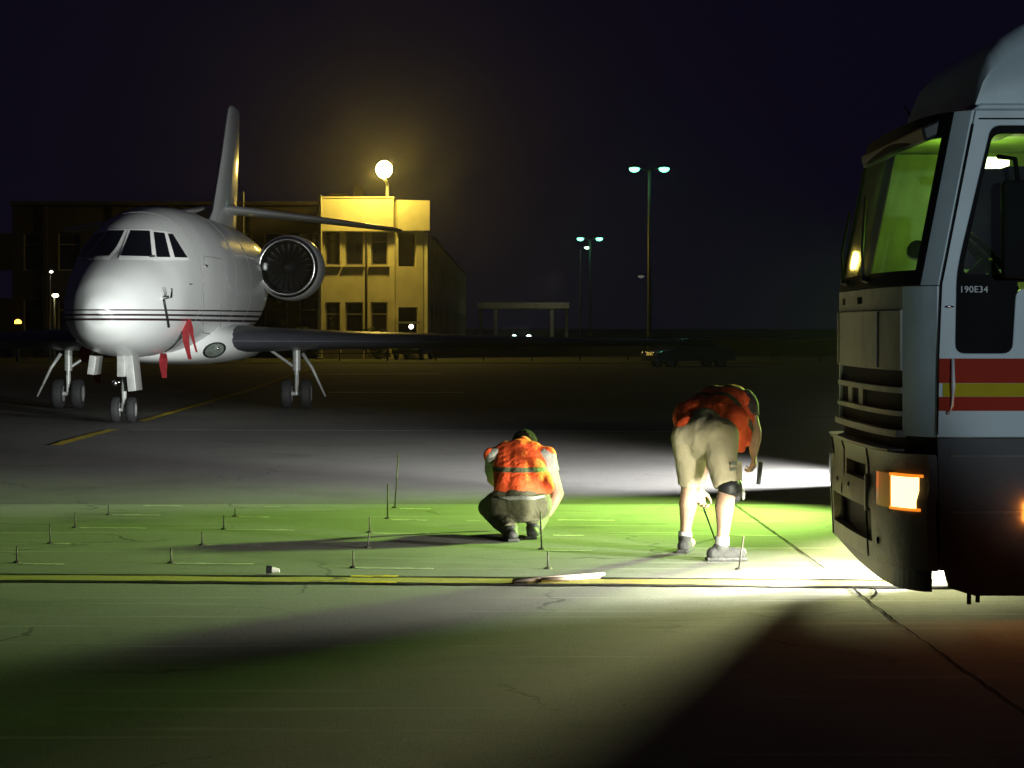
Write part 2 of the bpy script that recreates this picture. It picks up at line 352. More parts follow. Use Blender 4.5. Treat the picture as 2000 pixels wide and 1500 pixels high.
# ---- person bending over, beside the lorry
bx = thing('person', G(1385, 1088), 'person bending over in orange vest, khaki shorts and black knee pad, feet apart on concrete', 'person')
hL, hR = P(1352, 852, 15.18), P(1400, 850, 15.06); kL, kR = P(1346, 957, 15.30), P(1421, 957, 14.90)
aL, aR = P(1338, 1044, 15.42), P(1410, 1058, 14.84)
pel = P(1374, 844, 15.14); wst = P(1388, 815, 15.30); cst = P(1414, 792, 15.50); nk = P(1432, 794, 15.66)
sR, sL = P(1456, 783, 15.42), P(1400, 796, 15.66)
eR, wR = P(1474, 845, 15.36), P(1472, 884, 15.34); eL, wL = P(1380, 880, 15.52), P(1366, 955, 15.50)
lat = Vector((.17, -.08, 0))
gz = lambda v, z: Vector((v.x, v.y, z))
body = [(pel, .115, wst, .112), (wst, .118, cst, .128), (hL, .10, pel, .11), (hR, .10, pel, .11), (cst+lat*.35, .105, wst+lat*.2, .10), (cst-lat*.35, .105, wst-lat*.2, .10),
        (hL, .090, kL, .055), (kL, .053, kL.lerp(aL, .32)+Vector((0, -.012, 0)), .061), (kL.lerp(aL, .32)+Vector((0, -.012, 0)), .061, kL.lerp(aL, .72), .041), (kL.lerp(aL, .72), .041, aL, .035), (hR, .090, kR, .057), (kR, .055, kR.lerp(aR, .32)+Vector((-.010, -.008, 0)), .063), (kR.lerp(aR, .32)+Vector((-.010, -.008, 0)), .063, kR.lerp(aR, .72), .043), (kR.lerp(aR, .72), .043, aR, .036),
        (aL, .038, gz(aL, .06), .036), (aR, .038, gz(aR, .06), .036), (gz(aL, .055), .034, gz(aL, .05)+Vector((.05, .13, 0)), .03), (gz(aR, .055), .034, gz(aR, .05)+Vector((.13, .03, 0)), .03),
        (cst, .12, nk, .065), (nk, .058, nk+Vector((.03, .08, -.04)), .056), (cst, .09, sR, .066), (cst, .09, sL, .066), (sR, .060, eR, .046), (eR, .046, eR.lerp(wR, .35), .045), (eR.lerp(wR, .35), .045, wR, .029),
        (sL, .060, eL, .046), (eL, .045, wL, .029)]
body += head_segs(nk+Vector((.05, .15, -.10)), (.25, .45, -.85), (.25, .85, .45))
body += hand(wR, (.08, .0, -1), (1, -.3, 0), .75, -1) + hand(wL, (.05, .05, -1), (-.5, .9, 0), .80, 1)
blob('body', body, .0062, 3, M['skin'], bx)
hc = nk+Vector((.05, .15, -.10)); blob('hair', [(hc+Vector((.0, .05, .03)), .096, hc+Vector((-.01, .0, .05)), .085)], .012, 3, M['hair'], bx, .012, .03)
hemL, hemR = hL.lerp(kL, .90), hR.lerp(kR, .93)
blob('shorts', [(hL+Vector((-.02, .0, -.01)), .122, hL.lerp(kL, .45), .104), (hL.lerp(kL, .45), .104, hemL, .079, True), (hR+Vector((.02, 0, -.01)), .126, hR.lerp(kR, .45), .107), (hR.lerp(kR, .45), .107, hemR, .082, True), (pel, .128, wst.lerp(pel, .5), .122),
               (hL+Vector((.0, -.015, .0)), .118, hR+Vector((0, -.012, .0)), .118), (hL+Vector((.03, -.0, -.06)), .105, hR+Vector((-.03, .0, -.06)), .105), (pel+Vector((0, -.02, 0)), .122, hL.lerp(hR, .5)+Vector((0, -.015, -.03)), .118)], .010, 9, M['khaki'], bx, .014, .16)
b = MB(); pk = hR.lerp(kR, .62)
b.box(pk+Vector((.074, -.05, -.02)), (.026, .12, .14), Matrix.Rotation(R(-42), 3, 'Z').to_quaternion(), .010); b.build('cargo_pocket', M['khaki'], bx, smooth=True, angle=40)
b = MB(); b.box(pk+Vector((.056, -.104, .04)), (.045, .012, .022), Matrix.Rotation(R(8), 3, 'Z').to_quaternion(), .002); b.box(pk+Vector((.056, -.104, .005)), (.045, .012, .018), Matrix.Rotation(R(8), 3, 'Z').to_quaternion(), .002); b.build('badge', M['badge'], bx)
tax = (cst-wst).normalized(); w0 = wst.dot(tax)
vm = vest_mat('orange vest with dark bands', tax, [w0+.10, w0+.25], .022)
vs = [(wst+lat*.15, .138, cst+lat*.3, .142), (wst-lat*.55, .128, cst-lat*.35, .135), (cst-lat*.3, .135, sL+Vector((0, 0, -.02)), .085), (cst+lat*.3, .135, sR+Vector((-.02, 0, -.01)), .088),
      (wst+lat*.7+Vector((.02, 0, -.02)), .11, wst+lat*.85+Vector((.05, .02, -.20)), .035), (cst+lat*.75, .10, wst+lat*1.0+Vector((.06, .05, -.16)), .035), (pel+Vector((-.10, .04, .02)), .09, wst-lat*.8, .11)]
blob('vest', vs, .010, 3, vm, bx, .012, .10)
blob('shirt_sleeve', [(sR, .078, sR.lerp(eR, .52), .068, True)], .009, 3, M['blackshirt'], bx, .012, .07)
blob('shirt_sleeve', [(sL, .078, sL.lerp(eL, .5), .068, True)], .009, 3, M['blackshirt'], bx, .012, .07)
kp = P(1424, 958, 14.90); blob('knee_pad', [(kp+Vector((.0, 0, .018)), .074, kp+Vector((.0, 0, -.022)), .071, True), (kp+Vector((.035, .03, .03)), .055, kp+Vector((.035, .03, -.035)), .05)], .009, 3, M['kneeblack'], bx)
b = MB(); b.ball(kp+Vector((.092, .01, -.025)), .020, (.6, 1, 1.8)); b.build('pad_buckle', M['cream'], bx, smooth=True)
def shoe(a, fwd, m, parent, name='shoe', L=.27, sole=True):
    f = Vector(fwd).normalized(); h = gz(a, .045)-f*.06
    o = blob(name, [(h, .043, h+f*.10, .044), (h+f*.10, .044, h+f*(L-.09), .036), (h+f*(L-.13), .040, h+f*(L-.085), .034), (h+f*.04, .042, gz(h+f*.05, .105), .046, True)], .008, 3, m, parent)
    b = MB(); q = f.to_track_quat('X', 'Z'); b.box(gz(h+f*(L*.5-.045), .012), (L, .085, .024), q, .010); b.build('sole', M['bootblack'], o, smooth=True, angle=40)
    return o
shoe(aL, (.25, 1, 0), M['shoe'], bx); shoe(aR, (1, .12, 0), M['shoe'], bx)
b = MB(); b.cyl(gz(aR, .10), gz(aR, .155)+Vector((.002, 0, 0)), .047, .046, 18); b.build('sock', M['sock'], bx, smooth=True, angle=40)
b = MB(); b.cyl(gz(aL, .10), gz(aL, .14), .047, .045, 18); b.build('sock', M['sock'], bx, smooth=True, angle=40)
# what the bending person holds
b = MB(); hp = wR+Vector((.028, -.01, -.105)); b.box(hp+Vector((.01, 0, -.03)), (.028, .05, .155), Matrix.Rotation(R(6), 3, 'Y').to_quaternion(), .006)
o = b.build('hand_radio', M['darkmetal'], None, hp, True, 40); tag(o, 'small black handset held in the right hand of the bending person', 'handset')
p0 = wL+Vector((.0, 0, -.05)); p1 = G(1396, 1052); t = thing('steel_rod', p1, 'thin steel rod held upright by the bending person between the legs', 'rod')
b = MB(); b.cyl(p0, p1+Vector((0, 0, .0)), .007, .006, 8); b.build('shaft', M['darkmetal'], t, smooth=True)
b = MB(); b.cyl(p0+Vector((-.004, 0, .045)), p0.lerp(p1, .12), .016, .014, 12); b.build('handle', M['darkmetal'], t, smooth=True)

# ---- person crouching
cx = thing('person', G(1018, 1055), 'person crouching with back turned in orange vest and dark trousers on the green lit concrete', 'person')
pl = P(1017, 978, 16.50); ch1 = P(1014, 930, 16.66); ch = P(1014, 893, 16.82); nk = P(1022, 868, 16.92)
hL, hR = P(990, 984, 16.50), P(1040, 984, 16.50); kL, kR = P(955, 992, 16.84), P(1062, 985, 16.92)
aL, aR = P(998, 1036, 16.22), P(1043, 1034, 16.42)
sL, sR = P(966, 893, 16.78), P(1067, 893, 16.76); eR, wR = P(1089, 965, 16.74), P(1071, 1003, 16.72); eL, wL = P(962, 935, 17.0), P(1000, 975, 17.12)
lat = (sR-sL)*.5
bs = [(pl, .135, ch1, .115), (ch1+lat*.3, .115, ch+lat*.35, .11), (ch1-lat*.3, .115, ch-lat*.35, .11), (hL, .10, pl, .11), (hR, .10, pl, .11), (hL, .095, kL, .062), (kL, .06, kL.lerp(aL, .4), .06), (kL.lerp(aL, .4), .06, aL, .036),
      (hR, .095, kR, .062), (kR, .06, kR.lerp(aR, .4), .06), (kR.lerp(aR, .4), .06, aR, .036), (aL, .036, gz(aL, .05), .034), (aR, .036, gz(aR, .05), .034),
      (gz(aL, .05), .033, gz(aL, .05)+Vector((-.03, .14, 0)), .028), (gz(aR, .05), .033, gz(aR, .05)+Vector((.03, .14, 0)), .028),
      (ch, .10, nk, .062), (nk, .055, nk+Vector((.0, .05, .02)), .055), (ch, .09, sL, .064), (ch, .09, sR, .064), (sR, .058, eR, .044), (eR, .043, eR.lerp(wR, .4), .042), (eR.lerp(wR, .4), .042, wR, .028), (sL, .056, eL, .043), (eL, .042, wL, .028)]
hc = nk+Vector((.01, .11, -.022))
bs += head_segs(hc, (.15, .75, -.6), (0, .6, .8), .95) + hand(wR, (-.55, .1, -.9), (.8, -.5, -.3), .7, 1) + hand(wL, (.7, .3, -.7), (-.3, .5, .6), .6, -1)
blob('body', bs, .0062, 3, M['skin'], cx)
blob('hair', [(hc+Vector((0, -.02, .03)), .096, hc+Vector((0, .03, .04)), .088), (hc+Vector((0, -.045, -.03)), .080, hc+Vector((0, -.04, .0)), .08)], .010, 3, M['hair'], cx, .014, .03)
blob('trousers', [(pl+Vector((0, -.01, -.01)), .150, pl+Vector((0, .02, .06)), .135), (hL+Vector((-.02, 0, 0)), .118, kL, .082), (hR+Vector((.02, 0, 0)), .118, kR, .080), (kL, .08, kL.lerp(aL, .5), .075), (kL.lerp(aL, .5), .075, aL, .058, True), (kR, .08, kR.lerp(aR, .5), .072), (kR.lerp(aR, .5), .072, aR, .056, True)], .010, 3, M['darkcloth'], cx, .016, .12)
zb = P(0, 916, 16.62).z
vm2 = vest_mat('orange vest with one dark band', (0, 0, 1), [zb, P(0, 962, 16.6).z-9], .017)
blob('vest', [(pl+Vector((-.09, .02, .085)), .105, ch-lat*.42, .120), (pl+Vector((.09, .02, .085)), .108, ch+lat*.42, .122), (pl+Vector((0, -.005, .07)), .125, ch, .135), (ch-lat*.5, .10, sL+Vector((-.03, 0, .015)), .055), (ch+lat*.5, .10, sR+Vector((.015, 0, .02)), .060),
              (ch, .11, nk+Vector((0, -.03, -.01)), .07), (ch1+lat*.8+Vector((0, 0, -.02)), .085, pl+Vector((.18, .0, .10)), .060)], .010, 3, vm2, cx, .011, .09)
blob('shirt_sleeve', [(sR, .074, sR.lerp(eR, .42), .064, True)], .009, 3, M['shirt'], cx, .012, .07)
blob('shirt_sleeve', [(sL, .072, sL.lerp(eL, .75), .060, True)], .009, 3, M['shirt'], cx, .012, .07)
b = MB(); b.tube([P(972, 970, 16.36), P(995, 973.5, 16.345), P(1018, 972, 16.345), P(1042, 973, 16.345), P(1064, 969, 16.38)], [.006, .016, .017, .016, .006]); b.build('shirt_hem', M['shirt'], cx, smooth=True)
shoe(aL, (-.2, 1, 0), M['bootblack'], cx, 'boot'); shoe(aR, (.2, 1, 0), M['bootblack'], cx, 'boot')

# ------------------------------------------------------------------ pins standing in the concrete
M['pin'] = mat('rusty steel pin', (.05, .045, .035), .6, .4, var=.3, scale=30)
def pin(height, label, loc, lean=0):
    t = thing('survey_pin', loc, label, 'pin', 'steel pins set in rows in the concrete')
    b = MB(); b.cyl((loc.x, loc.y, 0), (loc.x+lean, loc.y, height), .0058, .005, 8); b.build('shaft', M['pin'], t, smooth=True)
    b = MB(); b.lathe(loc, (0, 0, 1), [(0, .026), (.008, .022), (.012, .012), (.016, .0)], 14); b.build('base_plate', M['pin'], t, smooth=True, angle=50)
    return t
PINS = [(33, 1066, 1099, 0, 'short dark steel pin nearest the left edge of the photo'), (98, 1022, 1062, 0, 'second steel pin from the left edge, standing in the green lit concrete'),
        (147, 1000, 1031, 0, 'third steel pin from the left edge, in the back row'), (212, 985, 1006, 0, 'faint steel pin fourth from the left, near the concrete edge'),
        (334, 1070, 1100, 0, 'steel pin at the tip of the crouching person\'s shadow'), (395, 1037, 1065, 0, 'steel pin just above the left end of the crouching person\'s shadow'),
        (437, 1007, 1034, 0, 'steel pin in the second column, third row back'), (459, 992, 1009, 0, 'short steel pin close behind the third row pin of the second column'),
        (690, 1075, 1109, 0, 'steel pin just below the shadow, behind the bright yellow paint patch'), (718, 1041, 1070, .01, 'steel pin standing at the upper edge of the crouching person\'s shadow'),
        (722, 1010, 1040, 0, 'steel pin right behind the pin at the upper shadow edge'), (757, 945, 1013, 0, 'tall thin steel pin, shorter of the two tall ones left of the crouching person'),
        (771, 887, 992, .03, 'tallest thin steel pin rising in front of the lit asphalt'), (1058, 998, 1073, -.01, 'tall steel pin beside the crouching person\'s right foot'),
        (1070, 1076, 1111, 0, 'steel pin just behind the rods lying on the ground'), (1443, 1047, 1112, .03, 'leaning steel pin at the toe of the bending person\'s right shoe')]
for x, yt, yb, lean, lab in PINS:
    g = G(x, yb); pin((yb-yt)*g.y/F, lab, g, lean)
# rods lying on the ground, and a small cap
M['rod'] = mat('pale pinkish rod', (.55, .42, .36), .5, .2, var=.2)
for i, (a, c, lab) in enumerate(((G(1003, 1136, .02), G(1180, 1121, .02), 'longer pale pink rod lying across the yellow line'), (G(1058, 1133, .02), G(1172, 1126, .02), 'shorter pale rod lying alongside the longer rod by the yellow line'))):
    b = MB(); b.cyl(a, c, .016, .010, 10); tag(b.build('ground_rod', M['rod'], None, (a.x, a.y, 0), True), lab, 'rod')
g = G(530, 1121); t = thing('rod_socket', g, 'small dark metal cap with pale end lying behind the yellow line', 'cap')
b = MB(); b.cyl(g+Vector((-.03, 0, .027)), g+Vector((.005, 0, .027)), .027, .022, 16); b.build('body', M['darkmetal'], t, smooth=True, angle=40)
b = MB(); b.cyl(g+Vector((.005, 0, .024)), g+Vector((.05, 0, .020)), .020, .012, 14); b.build('end', M['cream'], t, smooth=True, angle=40)

# ------------------------------------------------------------------ business jet
JX, JT = -6.15, 34.3
def jet_mat():
    m = mat('white jet paint with dark cheat lines', (.68, .70, .70), .33, var=.03, scale=1.2, coat=.3); n, l = nodes(m); b = n['Principled BSDF']
    g = n.new('ShaderNodeNewGeometry'); sp = n.new('ShaderNodeSeparateXYZ'); l.new(g.outputs['Position'], sp.inputs[0]); tot = None
    # lines drift apart towards the tail
    dz = n.new('ShaderNodeMapRange'); dz.inputs[1].default_value = JT; dz.inputs[2].default_value = JT+14; dz.inputs[3].default_value = 1.0; dz.inputs[4].default_value = 1.5; l.new(sp.outputs['Y'], dz.inputs[0])
    rel = n.new('ShaderNodeMath'); rel.operation = 'SUBTRACT'; rel.inputs[1].default_value = 1.625; l.new(sp.outputs['Z'], rel.inputs[0])
    dv = n.new('ShaderNodeMath'); dv.operation = 'DIVIDE'; l.new(rel.outputs[0], dv.inputs[0]); l.new(dz.outputs[0], dv.inputs[1])
    for c, hw in ((.0, .017), (.068, .015), (.14, .010)):
        cm = n.new('ShaderNodeMath'); cm.operation = 'COMPARE'; cm.inputs[1].default_value = c; cm.inputs[2].default_value = hw; l.new(dv.outputs[0], cm.inputs[0])
        if tot is None: tot = cm.outputs[0]
        else:
            mx = n.new('ShaderNodeMath'); mx.operation = 'MAXIMUM'; l.new(tot, mx.inputs[0]); l.new(cm.outputs[0], mx.inputs[1]); tot = mx.outputs[0]
    x = n.new('ShaderNodeMix'); x.data_type = 'RGBA'; src = b.inputs['Base Color'].links[0].from_socket
    l.new(tot, x.inputs[0]); l.new(src, x.inputs[6]); x.inputs[7].default_value = (.035, .02, .025, 1); l.new(x.outputs[2], b.inputs['Base Color'])
    return m
jet = thing('business_jet', (JX, 36.5, 0), 'white twin engine business jet with dark cheat lines parked nose towards the camera', 'jet')
T_ = [0, .06, .25, .6, 1.2, 1.85, 2.3, 2.7, 3.2, 3.8, 4.9, 6.5, 9, 12, 14, 16, 18, 19.2]
TOP = [1.70, 1.88, 2.07, 2.30, 2.54, 2.74, 2.92, 3.09, 3.27, 3.42, 3.56, 3.62, 3.62, 3.62, 3.58, 3.52, 3.42, 3.34]
BOT = [1.70, 1.54, 1.38, 1.23, 1.11, 1.05, 1.03, 1.02, 1.02, 1.03, 1.05, 1.06, 1.06, 1.12, 1.45, 1.95, 2.55, 2.95]
WID = [.0, .17, .35, .55, .75, .87, .93, .96, .99, 1.03, 1.10, 1.16, 1.18, 1.18, 1.06, .82, .45, .2]
ft, fb, fw = curve(T_, TOP), curve(T_, BOT), curve(T_, WID)
rs = []
for t in list(np.linspace(0, .6, 9))+list(np.linspace(.75, 7, 40))+list(np.linspace(7.5, 19.2, 26)):
    z1, z0, wd = ft(t), fb(t), max(fw(t), .002); zc = z0+(z1-z0)*.47; ring = []
    for k in range(56):
        a = 2*math.pi*k/56; ca, sa = math.cos(a), math.sin(a); ex = .92
        ring.append((JX+wd*math.copysign(abs(ca)**ex, ca), JT+t, zc+(z1-zc if sa > 0 else zc-z0)*math.copysign(abs(sa)**ex, sa)))
    rs.append(ring)
b = MB(); b.rings(rs); bmesh.ops.recalc_face_normals(b.bm, faces=b.bm.faces)
bvh = BVHTree.FromBMesh(b.bm)
fus = b.build('fuselage', jet_mat(), jet, smooth=True)
def hit(x, y):
    o = Vector((0, 0, CH)); d = (P(x, y, 1)-o).normalized(); r = bvh.ray_cast(o, d); return (r[0], r[1]) if r[0] else None
def patch(q, off, n=8, mirror=False, inner=None):   # curved sheet lying on the fuselage, seen as the quad q; as a ring when inner is given
    b = MB(); rows = []
    for j in range(n+1):
        row = []
        for i in range(n+1):
            u, v = i/n, j/n; x = (q[0][0]*(1-u)+q[1][0]*u)*(1-v)+(q[3][0]*(1-u)+q[2][0]*u)*v; y = (q[0][1]*(1-u)+q[1][1]*u)*(1-v)+(q[3][1]*(1-u)+q[2][1]*u)*v
            h = hit(x, y); p = h[0]+h[1]*off
            if mirror: p = Vector((2*JX-p.x, p.y, p.z))
            row.append(b.bm.verts.new(p))
        rows.append(row)
    for j in range(n):
        for i in range(n): b.bm.faces.new((rows[j][i], rows[j][i+1], rows[j+1][i+1], rows[j+1][i]))
    return b
WIN = [([(256, 452), (292, 453), (296, 503), (236, 502)]), ([(300, 455), (320, 457), (331, 504), (305, 504)]), ([(327, 458), (336, 459), (364, 504), (340, 504)])]
for q in WIN:
    cxq, cyq = sum(p[0] for p in q)/4, sum(p[1] for p in q)/4
    for mi in (False, True):
        big = [(p[0]+(4.5 if p[0] > cxq else -4.5), p[1]+(4 if p[1] > cyq else -4)) for p in q]
        fr = patch(big, .012, 8, mi).build('cockpit_window', M['winframe'], jet, smooth=True)
        patch(q, .022, 8, mi).build('pane', M['glassdark'], fr, smooth=True)
# belly fairing
rs = []
for t, wd, z0, z1 in ((5.6, .5, 1.0, 1.5), (6.6, 1.12, .88, 1.62), (8, 1.30, .82, 1.66), (11, 1.30, .82, 1.66), (12.6, 1.1, .95, 1.6), (13.6, .5, 1.15, 1.5)):
    rs.append([(JX+wd*math.copysign(abs(math.cos(a))**.7, math.cos(a)), JT+t, (z0+z1)/2+(z1-z0)/2*math.copysign(abs(math.sin(a))**.8, math.sin(a))) for a in [2*math.pi*k/36 for k in range(36)]])
b = MB(); b.rings(rs); bmesh.ops.recalc_face_normals(b.bm, faces=b.bm.faces); bvf = BVHTree.FromBMesh(b.bm); b.build('belly_fairing', M['jetwhite'], jet, smooth=True)
def foil(c, te, z, th, n=9):                         # section from leading edge y=c to trailing edge y=te
    up, lo = [], []
    for i in range(n):
        s_ = (i/(n-1))**1.6; h = th*(2.6*math.sqrt(s_)*(1-s_)**.9+.02)*.5; up.append((c+(te-c)*s_, z+h)); lo.append((c+(te-c)*s_, z-h*.8))
    return up+lo[::-1][1:-1] if False else up+lo[::-1]
def wing(name, st, m, par, side, vertical=False):
    rs = []
    for s_, le, te, z, th in st:
        if vertical: rs.append([(JX+(zz-z), y, s_) for y, zz in foil(le, te, z, th)])
        else: rs.append([(JX+side*s_, y, zz) for y, zz in foil(le, te, z, th)])
    b = MB(); b.rings(rs); bmesh.ops.remove_doubles(b.bm, verts=b.bm.verts, dist=1e-5); return b.build(name, m, par, smooth=True, angle=50)
for sd in (1, -1):
    wg = wing('wing', [(.9, 41.0, 46.2, 1.26, .56), (1.25, 41.2, 46.2, 1.26, .50), (3.0, 42.0, 46.1, 1.25, .36), (6, 43.4, 46.6, 1.22, .24), (9.4, 45.0, 47.2, 1.20, .13), (9.65, 45.4, 47.1, 1.20, .06)], M['leading'], jet, sd)
    wing('tailplane', [(.05, 48.2, 51.2, 4.02, .20), (1.9, 49.2, 51.5, 3.84, .15), (3.6, 50.2, 51.7, 3.65, .09), (3.72, 50.5, 51.6, 3.64, .04)], M['jetwhite'], jet, sd)
wing('tail_fin', [(3.3, 45.8, 51.2, 0, .34), (3.9, 47.4, 51.4, 0, .30), (5.2, 48.9, 51.8, 0, .22), (6.25, 50.0, 52.0, 0, .17), (6.36, 50.3, 51.9, 0, .08)], M['jetwhite'], jet, 1, True)
for sd in (1, -1):
    ec = Vector((JX+sd*1.66, 46.0, 2.71))
    en = MB(); en.lathe(ec, (0, 1, 0), [(.0, .535), (-.03, .56), (.05, .61), (.4, .66), (1.1, .67), (2.0, .60), (2.8, .44), (2.85, .40), (2.2, .38)], 44)
    eo = en.build('engine', M['jetwhite'], jet, smooth=True)
    b = MB(); b.lathe(ec, (0, 1, 0), [(.10, .505), (.02, .515), (-.03, .535), (-.035, .555), (.0, .585), (.05, .613)], 44); b.build('intake_lip', M['chrome'], eo, smooth=True)
    b = MB(); b.lathe(ec, (0, 1, 0), [(.10, .506), (.5, .48), (.52, .0)], 44); b.build('intake_duct', M['darkmetal'], eo, smooth=True, angle=40)
    b = MB()
    for k in range(22):
        a = 2*math.pi*k/22; q = Matrix.Rotation(a, 4, 'Y')
        pts = [q @ Vector((r, y, z)) + ec for r, y, z in ((.12, .36, -.03), (.47, .34, -.055), (.47, .46, .055), (.12, .44, .03))]; b.prism(pts, (0, .006, 0))
    b.build('fan', M['fan'], eo)
    b = MB(); b.lathe(ec, (0, 1, 0), [(.20, .0), (.24, .06), (.34, .13), (.42, .14)], 24); b.build('spinner', M['fan'], eo, smooth=True)
    b = MB(); b.box(ec+Vector((-sd*.78, 1.2, .02)), (.7, 1.9, .16), None, .05); b.build('pylon', M['jetwhite'], jet, smooth=True, angle=40)
# landing light in the fairing
def oval(cx0, cy0, rx, ry, tilt, off, r0, r1, n=26):
    b = MB(); rows = []
    for k in range(3):
        rr = r0+(r1-r0)*k/2; row = []
        for i in range(n):
            a = 2*math.pi*i/n; u, v = rx*rr*math.cos(a), ry*rr*math.sin(a); x, y = cx0+u*math.cos(tilt)+v*math.sin(tilt), cy0-u*math.sin(tilt)+v*math.cos(tilt)
            o = Vector((0, 0, CH)); d = (P(x, y, 1)-o).normalized(); h = [r for r in (bvf.ray_cast(o, d), bvh.ray_cast(o, d)) if r[0]]; h = min(h, key=lambda r: r[3]); row.append(h[0]+h[1]*off)
        rows.append(row)
    b.rings(rows, True, False); return b
lo_ = oval(418, 683, 23, 14, .28, .015, .82, 1.0).build('landing_light', M['darkmetal'], jet, smooth=True)
oval(418, 683, 23, 14, .28, .012, .02, .84).build('lens', mat('clear lamp lens', (.20, .24, .21), .25, .2, var=.35, scale=14), lo_, smooth=True)
b = MB(); h = bvf.ray_cast(Vector((0, 0, CH)), (P(425, 680, 1)-Vector((0, 0, CH))).normalized())
if h[0]: b.ball(h[0], .035); b.build('bulb', M['chrome'], lo_, smooth=True)
# undercarriage
def wheel(c, r, wd, par, name='wheel'):
    b = MB(); b.lathe(c, (1, 0, 0), [(-wd/2, r*.55), (-wd/2, r*.86), (-wd*.38, r*.97), (-wd*.2, r), (wd*.2, r), (wd*.38, r*.97), (wd/2, r*.86), (wd/2, r*.55)], 28); o = b.build(name, M['tyre'], par, smooth=True)
    b = MB(); b.lathe(c, (1, 0, 0), [(-wd*.42, .0), (-wd*.42, r*.3), (-wd*.48, r*.52), (-wd*.5, r*.56), (wd*.5, r*.56), (wd*.48, r*.52), (wd*.42, r*.3), (wd*.42, .0)], 22); b.build('rim', M['gearmetal'], o, smooth=True, angle=40)
    return o
n0 = Vector((JX, 36.5, 0))
ng = MB(); ng.cyl(n0+Vector((0, 0, .22)), n0+Vector((0, .06, .75)), .042); ng.cyl(n0+Vector((0, .06, .72)), n0+Vector((0, .1, 1.1)), .075); ng.cyl(n0+Vector((-.15, 0, .2)), n0+Vector((.15, 0, .2)), .03)
ng.cyl(n0+Vector((0, -.10, .55)), n0+Vector((0, -.02, .28)), .022); ng.cyl(n0+Vector((0, -.10, .55)), n0+Vector((0, .0, .78)), .022); ng.cyl(n0+Vector((.02, .1, .75)), n0+Vector((.02, .7, 1.05)), .035)
ngo = ng.build('nose_gear', M['gearmetal'], jet, smooth=True, angle=40)
for sd in (-1, 1): wheel(n0+Vector((sd*.125, 0, .2)), .2, .13, ngo)
b = MB(); b.ball(n0+Vector((-.13, -.08, .62)), .05, (1, .7, 1)); b.cyl(n0+Vector((-.13, -.06, .62)), n0+Vector((0, .02, .66)), .018); b.build('taxi_light', M['chrome'], ngo, smooth=True)
for dx, dz, hh, rz, yy in ((-.47, .91, .30, 8, .1), (.02, .90, .34, 0, -.06), (.15, .78, .56, -6, .02)):
    b = MB(); b.box(n0+Vector((dx, yy, dz)), (.11 if dx < 0 else .13, .62, hh), Matrix.Rotation(R(rz), 3, 'Y').to_quaternion(), .01); b.build('gear_door', M['gearmetal'], jet, smooth=True, angle=40)
for sd in (-1, 1):
    m0 = Vector((JX+sd*2.13, 43.0, 0)); mg = MB()
    mg.cyl(m0+Vector((0, 0, .25)), m0+Vector((0, 0, .75)), .045); mg.cyl(m0+Vector((0, 0, .7)), m0+Vector((0, 0, 1.18)), .075); mg.cyl(m0+Vector((-.24, 0, .27)), m0+Vector((.24, 0, .27)), .04)
    mg.cyl(m0+Vector((sd*-.02, 0, .75)), m0+Vector((-sd*.5, .1, 1.08)), .028); mg.cyl(m0+Vector((0, -.08, .3)), m0+Vector((0, -.12, .62)), .02)
    mo = mg.build('main_gear', M['gearmetal'], jet, smooth=True, angle=40)
    for s2 in (-1, 1): wheel(m0+Vector((s2*.18, 0, .27)), .27, .19, mo)
    b = MB(); b.tube([m0+Vector((sd*.12, -.1, 1.02)), m0+Vector((sd*.30, -.12, .75)), m0+Vector((sd*.55, -.15, .22))], [.035, .03, .018]); b.build('gear_brace', M['gearmetal'], mo, smooth=True)
# probe with hanging strap, wiper, door line
h = hit(318, 582); hp, hn = h
b = MB(); b.cyl(hp, hp+hn*.14, .03, .02); b.cyl(hp+hn*.13, hp+hn*.13+Vector((.03, -.10, .12)), .028, .016); b.build('air_probe', M['chrome'], jet, smooth=True, angle=50)
pts = []
for k in range(9): q = hit(318+k*1.2, 586+k*6.4); pts.append(q[0]+q[1]*.02)
b = MB(); b.tube(pts, .020, 6); tag(b.build('probe_strap', M['darkmetal'], None, (hp.x, hp.y, hp.z), True), 'dark strap hanging from the probe on the jet\'s nose', 'strap')
pts = [hit(x, y) for x, y in ((372, 628), (362, 648), (350, 662), (336, 676), (322, 686))]
b = MB(); b.tube([p[0]+p[1]*.01 for p in pts if p], .009, 6); b.build('hose', M['darkmetal'], jet, smooth=True)
h = hit(294, 503); b = MB(); b.ball(h[0]+h[1]*.03, .04, (1.6, 1, .5)); b.build('wiper_hub', M['darkmetal'], jet, smooth=True)
h = hit(371, 555); b = MB(); b.ball(h[0], .03, (1.6, 2.4, .3)); b.build('static_vent', M['darkmetal'], jet, smooth=True)
h = hit(400, 520); b = MB(); b.ball(h[0]+h[1]*.02, .035, (1, 2, .7)); b.build('ice_light', M['chrome'], jet, smooth=True)
